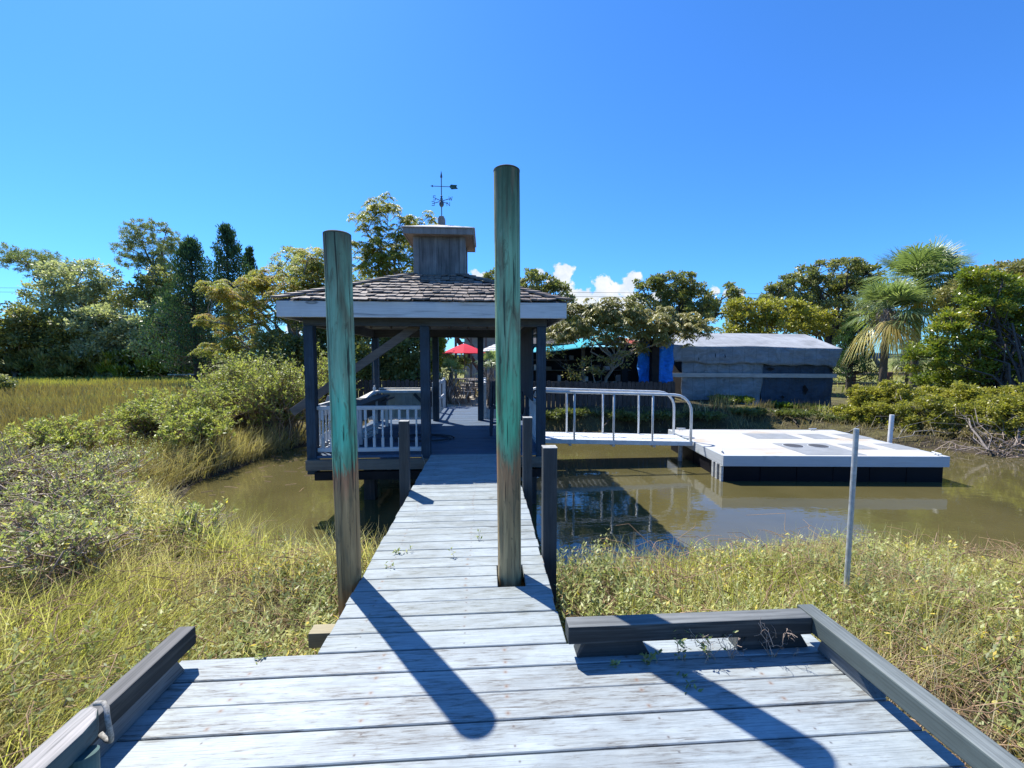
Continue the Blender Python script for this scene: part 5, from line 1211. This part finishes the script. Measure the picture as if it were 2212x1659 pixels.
# foreground left marsh elders, partly leafless
for (x, y, rx, ry, h, ns, bare, lb) in ((-7.2, 5.4, 1.1, .8, .95, 70, .35, 'marsh elder with silvery bare twigs at the left frame edge'), (-5.8, 6.2, 1.0, .8, .85, 70, .4, 'half bare marsh elder between the meadow and the creek bend'), (-4.9, 5.1, .9, .7, .72, 70, .3, 'leafy marsh elder at the near side of the creek bend'), (-6.3, 4.3, .9, .7, .75, 70, .25, 'leafy marsh elder in front of the silvery one'), (-4.1, 4.2, .8, .6, .6, 60, .25, 'low marsh elder in the middle of the left bank'), (-7.8, 7.2, 1.1, .9, .85, 70, .3, 'marsh elder at the edge of the tawny meadow'), (-9.6, 5.9, 1.2, .9, .9, 70, .3, 'marsh elder cut off by the left frame edge'), (-6.6, 7.6, .8, .7, .7, 50, .45, 'greyish marsh elder beside the bank grasses'), (-3.4, 5.0, .6, .5, .45, 40, .2, 'small marsh elder at the left water edge')):
    stems_bush('marsh_elder', lb, 'shrub', x, y, rx, ry, h, ns, 9, .055, .020, M['l_oxeye'], M['l_dead'], 'marsh elders on the left bank', bare)

# ---- ground cover
def scatter(x0, x1, y0, y1, dens, dmin=.03, dmax=1e9, cond=None):
    n = int(dens * (x1 - x0) * (y1 - y0)); x = R.uniform(x0, x1, n); y = R.uniform(y0, y1, n); d = sdp(x, y)
    k = (d > dmin) & (d < dmax)
    k &= ~((x > -1.62) & (x < 1.84) & (y < 2.16)); k &= ~((x > -.93) & (x < .50) & (y < 7))
    if cond is not None: k &= cond(x, y)
    # keep to the cone the photo (and a step aside) can see
    k &= (x > -1.45 * y - 2.5) & (x < 1.55 * y + 2.5)
    x, y = x[k], y[k]; return np.stack([x, y, tz(x, y) - .02], 1)
def patch(x, y, s, ph): return .5 + .5 * np.sin(x * s + ph + 1.3 * np.sin(y * s * .8)) * np.sin(y * s * 1.1 - ph)
def oxeye(P, h0, h1, nodes=9, L=.064, W=.0225, lean=.35):
    n = len(P); h = R.uniform(h0, h1, n); th = R.uniform(0, 2 * np.pi, n); ln = np.stack([np.cos(th), np.sin(th)], 1) * R.uniform(0, lean, n)[:, None]
    qs.blades(P, h, ln, .005, R.uniform(0, .8, n), .1)
    for k in range(nodes):
        t = .25 + .75 * (k + R.uniform(0, .6, n)) / nodes; p = P.copy(); p[:, :2] += ln * (h * t ** 1.8)[:, None]; p[:, 2] += h * t
        az = R.uniform(0, 2 * np.pi, n)
        tv = np.clip(.62 * patch(P[:, 0], P[:, 1], 2.4, 5.) + R.uniform(-.12, .42, n), 0, .8); tv = np.where(R.uniform(0, 1, n) < .03 + .14 * (patch(P[:, 0], P[:, 1], 1.7, 9.) > .8), R.uniform(.88, 1, n), tv)
        for s in (0, math.pi):
            D = np.stack([np.cos(az + s), np.sin(az + s), R.uniform(.2, 1.2, n)], 1); sc = R.uniform(.7, 1.2, n) * (1.15 - .5 * t)
            qo.leaves(p, D, UP - D * .3 + rdir(n) * .35, L * sc, W * sc, np.clip(tv + R.uniform(-.08, .08, n) + .15 * (t - .5), 0, 1))
qo, qs = Q(), Q()
near_l = scatter(-9, -.9, .2, 5.6, 125); near_r = scatter(.45, 9, 1., 5.6, 135)
keep = lambda P, ph, thr: P[patch(P[:, 0], P[:, 1], 1.3, ph) > thr]
oxeye(keep(near_l, .4, .38), .16, .42, 8); oxeye(keep(near_r, 1.2, .33), .14, .40, 8)
oxeye(scatter(-1.62, -.86, 2.1, 4.4, 170), .15, .33, 8)
oxeye(scatter(.45, 1.3, 2.2, 5.0, 120), .25, .52, 10)
oxeye(scatter(-16, -3, 4.5, 10, 40), .3, .55, 8, .06, .02)
oxeye(scatter(7, 16, 1, 5, 40), .3, .5, 8, .055, .018)
# flowers/pods: tiny yellow leaves already in the ramp
qo.build('ground_cover', M['l_oxeye'], None, kind='stuff', label='leafy green sea oxeye covering the marsh banks')
# dry leaning stalks standing in the plants
for P_ in (scatter(-9, -.9, .2, 5.8, 130), scatter(.45, 9, 1., 5.4, 90)):
    n = len(P_); th = R.normal(size=n) * .9; qs.blades(P_, R.uniform(.2, .46, n), np.stack([np.cos(th), np.sin(th)], 1) * R.uniform(.1, .9, n)[:, None], .0045, R.uniform(.3, 1, n), .1)
qs.build('ground_cover_stems', M['l_stem'], None, kind='stuff', label='thin dry stems of the marsh plants')
# fine grass
qg = Q()
def grass(P, h0, h1, lean0, lean1, w, dirang=None, va=0, vb=1., droop=.3, q=None):
    n = len(P); th = R.uniform(0, 2 * np.pi, n) if dirang is None else dirang + R.normal(size=n) * .7
    va_ = va; l = R.uniform(lean0, lean1, n); (q or qg).blades(P, R.uniform(h0, h1, n), np.stack([np.cos(th), np.sin(th)], 1) * l[:, None], w, va + (vb - va) * np.clip(patch(P[:, 0], P[:, 1], 2.1, 3.) * .5 + R.uniform(0, .5, n), 0, 1), droop)
gl = scatter(-9, -.9, .2, 5.6, 480); gr = scatter(.45, 10, 1., 5.5, 520)
grass(gl[patch(gl[:, 0], gl[:, 1], 1.1, 2.) > .36], .18, .42, .2, 1.1, .0058, None, .25, 1.)
grass(gr[patch(gr[:, 0], gr[:, 1], 1.2, .5) > .34], .16, .36, .2, 1.1, .006, None, .2, 1.)
tl = scatter(-5.2, -2.0, 1.4, 4.2, 900, cond=lambda x, y: (np.hypot((x + 3.5) / 1.5, (y - 2.9) / 1.0) + .25 * np.sin(3 * x + 2 * y) < 1)); grass(tl, .28, .5, .4, 1.3, .005, .4, .1, .85)
tl2 = scatter(-8.5, -5, 2.5, 4.6, 500); grass(tl2, .3, .5, .5, 1.3, .005, .3, .35, 1.)
# grass blobs along the near shores
grass(scatter(-6.2, -1, 3.8, 7, 420, 0., .7), .3, .62, .1, .9, .008, None, .2, 1.)
grass(scatter(.5, 12, 2, 6, 200, 0., .5), .15, .38, .1, .8, .007, None, .1, .9)
tr_ = scatter(1.9, 8, .8, 4.2, 420, cond=lambda x, y: patch(x, y, 1.5, 7.) > .52); grass(tr_, .2, .42, .3, 1.2, .005, .4, .3, 1.)
tr_ = scatter(1.0, 5, 2.6, 4.4, 420, cond=lambda x, y: patch(x, y, 2.3, 2.) > .45); grass(tr_, .25, .45, .1, .7, .0055, None, 0, .6)
tr_ = scatter(.6, 9, .8, 4.4, 150, cond=lambda x, y: patch(x, y, 1.9, 4.) > .35); grass(tr_, .32, .56, .05, .45, .006, None, .3, 1.)
tr_ = scatter(-8, -1.6, .8, 5.2, 110, cond=lambda x, y: patch(x, y, 1.9, 4.) > .45); grass(tr_, .34, .6, .05, .5, .006, None, .4, 1.)
qg.build('marsh_grass', M['l_grass'], None, kind='stuff', label='fine yellow-green grass among the marsh plants')
qc = Q()
grass(scatter(-8, -4.3, 6.4, 12.6, 520, 0., 1.3), .35, .65, .3, 1.2, .012, -.3, 0, 1, .35, qc)
grass(scatter(-6, -4.2, 8.6, 12.4, 160, 0., .7), .5, .8, .1, .7, .016, -.3, .75, 1, .3, qc)
grass(scatter(-4.5, 9, 12.2, 14.0, 60, .0, 2), .08, .24, .1, .9, .013, None, 0, .9, .3, qc)
grass(scatter(8, 15, 8.5, 14, 170, .0, 1.3), .10, .32, .1, .9, .014, None, 0, .6, .3, qc)
grass(scatter(-1.6, -.95, 3.3, 5., 260, 0, 1), .3, .65, .1, .6, .010, None, .4, 1, .3, qc)
qc.build('cordgrass', M['l_spart'], None, kind='stuff', label='tall straw coloured cordgrass along the creek edges')
# litter of dry stalks lying over
qd = Q(); P = np.concatenate([scatter(-8, -.9, .2, 5.5, 110), scatter(.45, 9, 1, 5.4, 110)]); P[:, 2] += R.uniform(.05, .3, len(P)); n = len(P)
e = P + R.normal(size=(n, 3)) * [.25, .25, .06]; qd.tubes(branch_paths(P, e, 4, .08, .1), np.linspace(.004, .002, 4)[None].repeat(n, 0), R.uniform(0, 1, n), 3); qd.build('dry_litter', M['l_stem'], None, kind='stuff', label='dry fallen stalks in the marsh plants')
# floating reeds on the creek
q = Q(); n = 46; P = np.stack([R.uniform(-5.2, -3.3, n), R.uniform(7.6, 11.2, n), np.full(n, WATER + .004)], 1); P = P[sdp(P[:, 0], P[:, 1]) < -.1]; n = len(P)
e = P + np.stack([R.normal(size=n) * .18, R.normal(size=n) * .1, np.zeros(n)], 1); bp = branch_paths(P, e, 4, .03, 0.); bp[:, :, 2] = WATER + .004; q.tubes(bp, np.full((n, 4), .006), R.uniform(.3, 1, n), 4); q.build('floating_reeds', M['l_stem'], None, kind='stuff', label='broken reeds floating on the creek left of the gazebo')
# meadow
qm = Q()
for (y0, y1, de, h, w) in ((7, 13, 150, .42, .014), (13, 22, 62, .48, .03), (22, 45, 22, .52, .06)):
    P = scatter(-1.3 * y1 - 2, -5.2, y0, y1, de, .8, cond=lambda x, y: (x < -6.3 - .05 * y) & (x < -.24 * y - 4)); n = len(P); th = R.uniform(0, 6.28, n)
    far = sst(26, 40, P[:, 1]); a = np.clip(.25 + .35 * patch(P[:, 0], P[:, 1], .5, 1) + R.uniform(-.2, .2, n) + .45 * far, 0, 1)
    qm.blades(P, R.uniform(.7, 1.15, n) * h, np.stack([np.cos(th), np.sin(th)], 1) * R.uniform(0, .5, n)[:, None], w, a, .2)
P = scatter(16, 60, 20, 60, 4, 1); n = len(P); th = R.uniform(0, 6.28, n); qm.blades(P, R.uniform(.2, .35, n), np.stack([np.cos(th), np.sin(th)], 1) * .3, .08, R.uniform(.5, 1, n), .2)
qm.build('meadow_grass', M['l_meadow'], None, kind='stuff', label='tawny marsh meadow grass stretching to the left trees')
# weeds on far bank below shed
for px, py, Y, h, lb in ((1560, 915, 14.0, .9, 'dry brown reeds in front of the tarp shed'), (1500, 915, 13.9, .55, 'dry weed tuft beside the gangway end'), (1790, 920, 13.4, 1.0, 'tall green-yellow reeds at the right corner of the tarp shed'), (1745, 915, 14.0, .8, 'dark weeds before the navy wall of the shed'), (1640, 915, 14.2, .5, 'low dark weeds below the grey wall of the shed')):
    c = at(px, py, Y); q = Q(); n = 90; P = np.stack([c[0] + R.uniform(-.45, .45, n), c[1] + R.uniform(-.15, .15, n), np.zeros(n)], 1); P[:, 2] = np.maximum(tz(P[:, 0], P[:, 1]), WATER); th = R.uniform(0, 6.28, n)
    q.blades(P, R.uniform(.35, .9, n) * h * .8, np.stack([np.cos(th), np.sin(th)], 1) * R.uniform(0, .45, n)[:, None], .018, R.uniform(.2 if 'green' in lb else 0, 1, n) * (.5 if 'dark' in lb else 1), .3)
    q.build('reed_clump', M['l_grass'] if 'green' in lb else M['l_spart'], None, origin=(c[0], c[1], WATER), label=lb, cat='reeds', group='reed clumps on the far bank')
for px, py, Y, lb in ((1195, 915, 13.5, 'dark weeds under the fence beside the gazebo post'), (1250, 916, 13.5, 'dark weeds under the fence behind the first gangway stanchions'), (1310, 917, 13.5, 'dark weeds under the fence behind the middle of the gangway'), (1370, 918, 13.4, 'dark weeds under the fence left of the curved handrail end'), (1430, 920, 13.4, 'dark weeds under the fence end behind the curved handrail'), (1530, 922, 13.6, 'dark creeping weeds on the bank behind the left half of the dock'), (1620, 922, 13.6, 'dark creeping weeds on the bank below the middle of the shed'), (1710, 922, 13.4, 'dark creeping weeds on the bank behind the right half of the dock'), (1800, 918, 13.2, 'dark creeping weeds below the right corner of the shed')):
    tree('bush', lb, 'bush', Y, px, [(px + R.uniform(-15, 15), py + 5, 44, 9 + R.uniform(-3, 4), 36)], M['l_oak'], M['bark_dark'], 'leaf', nl=44, L=.10, W=.05, tr=.02, fork=0, trunks=2, group='weeds along the far bank', vb=.45)
for i, (px, Y) in enumerate(((1600, 15.3), (1690, 15.2), (1750, 15.0), (1560, 15.4))):
    tree('bush', ['low dark nettle bush under the grey tarp wall', 'low dark bush under the middle of the navy wall', 'low dark bush at the right end of the navy wall', 'low bush beside the fence end'][i], 'bush', Y, px, [(px, 895, 26, 14, 22)], M['l_big'], M['bark_dark'], nl=60, L=.10, W=.06, tr=.02, fork=0, group='dark bushes at the foot of the shed', vb=.5)
board('pale rough board lying on the bank below the tarp shed', at(1500, 888, 15.3), at(1660, 905, 14.8), .25, .04, M['brownwood_x'])

# ---- little plants on the deck
def sprig(label, x, y, h, nst, nleaf, bare=False, sp=.05, L=.032):
    o = thing('deck_weed', label, 'weed', (x, y, 0), 0, 'weeds growing through the deck boards'); q = Q(); qq = Q()
    b0 = np.array([x, y, -.02]) + R.normal(size=(nst, 3)) * [sp * .4, .004, 0]; tip = b0 + np.stack([R.normal(size=nst) * sp, R.normal(size=nst) * sp * .6, h * R.uniform(.6, 1, nst)], 1)
    P = branch_paths(b0, tip, 8, .07, .02); q.tubes(P, np.linspace(.0022, .0010, 8)[None].repeat(nst, 0), R.uniform(.4, 1, nst), 4)
    if bare:
        m = nst * 4; si = R.integers(0, nst, m); p = P[si, R.integers(3, 8, m)]; e = p + R.normal(size=(m, 3)) * h * .13 + UP * h * .05; q.tubes(branch_paths(p, e, 4, .12, .02), np.full((m, 4), .0011), R.uniform(.4, 1, m), 3)
    q.build('stems', M['l_dead'], o)
    if nleaf:
        m = nst * nleaf; si = np.repeat(np.arange(nst), nleaf); p = P[si, R.integers(3, 8, m)] + R.normal(size=(m, 3)) * .004; D = rdir(m) * [1, 1, .6] + UP * .5
        qq.leaves(p, D, UP + rdir(m) * .5, L * R.uniform(.7, 1.2, m), L * .42, R.uniform(.05, .6, m)); qq.build('leaves', M['l_oxeye'], o)
sy = 1.947
def dx(px, py): p = atz(px, py, 0); return p[0], p[1]
for (px, py, h, ns, nl_, bare, sp, lb) in ((1470, 1428, .16, 4, 8, False, .04, 'leafy weed left of the dead twigs by the front kerb rail'), (1530, 1425, .15, 7, 5, True, .06, 'half dead weed with pale buds in front of the middle of the kerb rail'), (1575, 1420, .14, 6, 0, True, .05, 'thin leafless weed left of the tall dead one'), (1665, 1418, .20, 6, 0, True, .05, 'tall bleached leafless weed in front of the right kerb block'), (1706, 1416, .06, 2, 0, True, .02, 'tiny dead twig beside the right kerb block'), (1328, 1438, .035, 2, 6, False, .012, 'tiny green seedling in the board gap in front of the left kerb block'), (1402, 1436, .07, 4, 7, False, .03, 'small green seedling right of the left kerb block'), (1500, 1484, .03, 3, 5, False, .03, 'flat little weed lying on the shadowed board'), (1466, 1458, .03, 2, 4, False, .02, 'tiny weed at the edge of the long shadow'),
                                   (985, 1200, .13, 1, 5, False, .05, 'single long stalk weed in the middle of the walkway'), (1035, 1168, .10, 2, 3, False, .03, 'thin weed beside the tall pile on the walkway'), (862, 1195, .05, 3, 6, False, .03, 'small weed near the left edge of the walkway'), (838, 1225, .05, 2, 4, False, .02, 'tiny weed at the left edge of the walkway nearer the camera'), (570, 1420, .03, 3, 4, False, .02, 'dried leaf sprig on the front edge of the platform')):
    x, y = dx(px, py); sprig(lb, x, y, h, ns, nl_, bare, sp)

# ------------------------------------------------------------------ sky, sun, camera
w = bpy.data.worlds.new('World'); scene.world = w; w.use_nodes = True; nt = w.node_tree
for n in list(nt.nodes): nt.nodes.remove(n)
sky = nt.nodes.new('ShaderNodeTexSky'); sky.sky_type = 'NISHITA'; sky.sun_disc = False
sky.sun_elevation = rad(57); sky.sun_rotation = rad(-37.5); sky.air_density = 1.; sky.dust_density = .3; sky.ozone_density = 3.0; sky.altitude = 0
# cumulus low over the horizon, placed by direction (part of the sky itself)
dirv = nt.nodes.new('ShaderNodeTexCoord').outputs['Generated']
dx_, dy_, dz_ = nd(nt, 'ShaderNodeSeparateXYZ', {0: dirv}).outputs
yy_ = math_(nt, 'MAXIMUM', dy_, .05)
cu_ = math_(nt, 'DIVIDE', dx_, yy_); cv_ = math_(nt, 'DIVIDE', dz_, yy_)
uv = nd(nt, 'ShaderNodeCombineXYZ', {'X': cu_, 'Y': cv_, 'Z': 0.}).outputs[0]
cn1 = noise(nt, uv, 38., 6., .62, .25); cn2 = noise(nt, uv, 16., 4., .6)
puffs = [(1218, 588, 20), (1210, 610, 22), (1225, 632, 22), (1248, 640, 20), (1268, 645, 22), (1302, 612, 18), (1308, 640, 28), (1335, 650, 26), (1362, 612, 17), (1348, 632, 20), (1374, 598, 12), (1290, 668, 30), (1325, 680, 32), (1365, 662, 26), (1250, 672, 22),
         (1028, 592, 11), (1042, 600, 10), (1012, 600, 9), (1545, 626, 10), (1572, 632, 10), (1600, 634, 9), (1165, 590, 10), (1420, 640, 16), (1480, 655, 14), (640, 700, 22), (700, 712, 18), (230, 690, 20)]
acc = None; shd = None
for (px_, py_, pr_) in puffs:
    p_ = at(px_, py_, 1.) - CAM; r_ = pr_ * 1.45 / F
    dd = nd(nt, 'ShaderNodeVectorMath', {0: uv, 1: (float(p_[0]), float(p_[2]), 0.)}, operation='DISTANCE').outputs['Value']
    mk = math_(nt, 'SUBTRACT', 1., math_(nt, 'MULTIPLY', dd, 1. / r_))
    acc = mk if acc is None else nd(nt, 'ShaderNodeMath', {0: acc, 1: mk, 2: .35}, operation='SMOOTH_MAX').outputs[0]
cm_ = math_(nt, 'ADD', acc, math_(nt, 'MULTIPLY', math_(nt, 'SUBTRACT', cn1, .55), 2.1))
cmask = math_(nt, 'MULTIPLY', ramp(nt, cm_, [(.10, 0.), (.34, 1.)]), math_(nt, 'GREATER_THAN', dy_, .1))
ccol = mix(nt, ramp(nt, math_(nt, 'ADD', cn2, math_(nt, 'MULTIPLY', cn1, .5)), [(.55, 0.), (.9, 1.)]), (5.8, 6.8, 8.2), (8.6, 8.8, 9.))
bg = nt.nodes.new('ShaderNodeBackground'); bg.inputs[1].default_value = .070
nt.links.new(mix(nt, cmask, mix(nt, 1., sky.outputs[0], (.50, 1.15, 1.95), 'MULTIPLY'), ccol), bg.inputs[0]); wo = nt.nodes.new('ShaderNodeOutputWorld'); nt.links.new(bg.outputs[0], wo.inputs[0])
sl = bpy.data.lights.new('sun', 'SUN'); sl.energy = 5.0; sl.angle = rad(.5); sl.color = (1., .965, .885)
so = bpy.data.objects.new('sun', sl); COL.objects.link(so)
so.rotation_euler = Vector((1.078, -1.402, -2.728)).to_track_quat('-Z', 'Y').to_euler()
cam = bpy.data.cameras.new('camera'); cam.sensor_width = 36; cam.lens = F / 2212 * 36; cam.clip_start = .05; cam.clip_end = 8000
co = bpy.data.objects.new('camera', cam); COL.objects.link(co)
mw = Matrix(((cr[0], cu[0], -cf[0], CAM[0]), (cr[1], cu[1], -cf[1], CAM[1]), (cr[2], cu[2], -cf[2], CAM[2]), (0, 0, 0, 1)))
co.matrix_world = mw; scene.camera = co
scene.view_settings.view_transform = 'Standard'; scene.view_settings.look = 'None'; scene.view_settings.exposure = .78; scene.view_settings.gamma = 1.
scene.render.engine = 'CYCLES'
scene.cycles.max_bounces = 6; scene.cycles.diffuse_bounces = 3; scene.cycles.glossy_bounces = 3; scene.cycles.transmission_bounces = 3
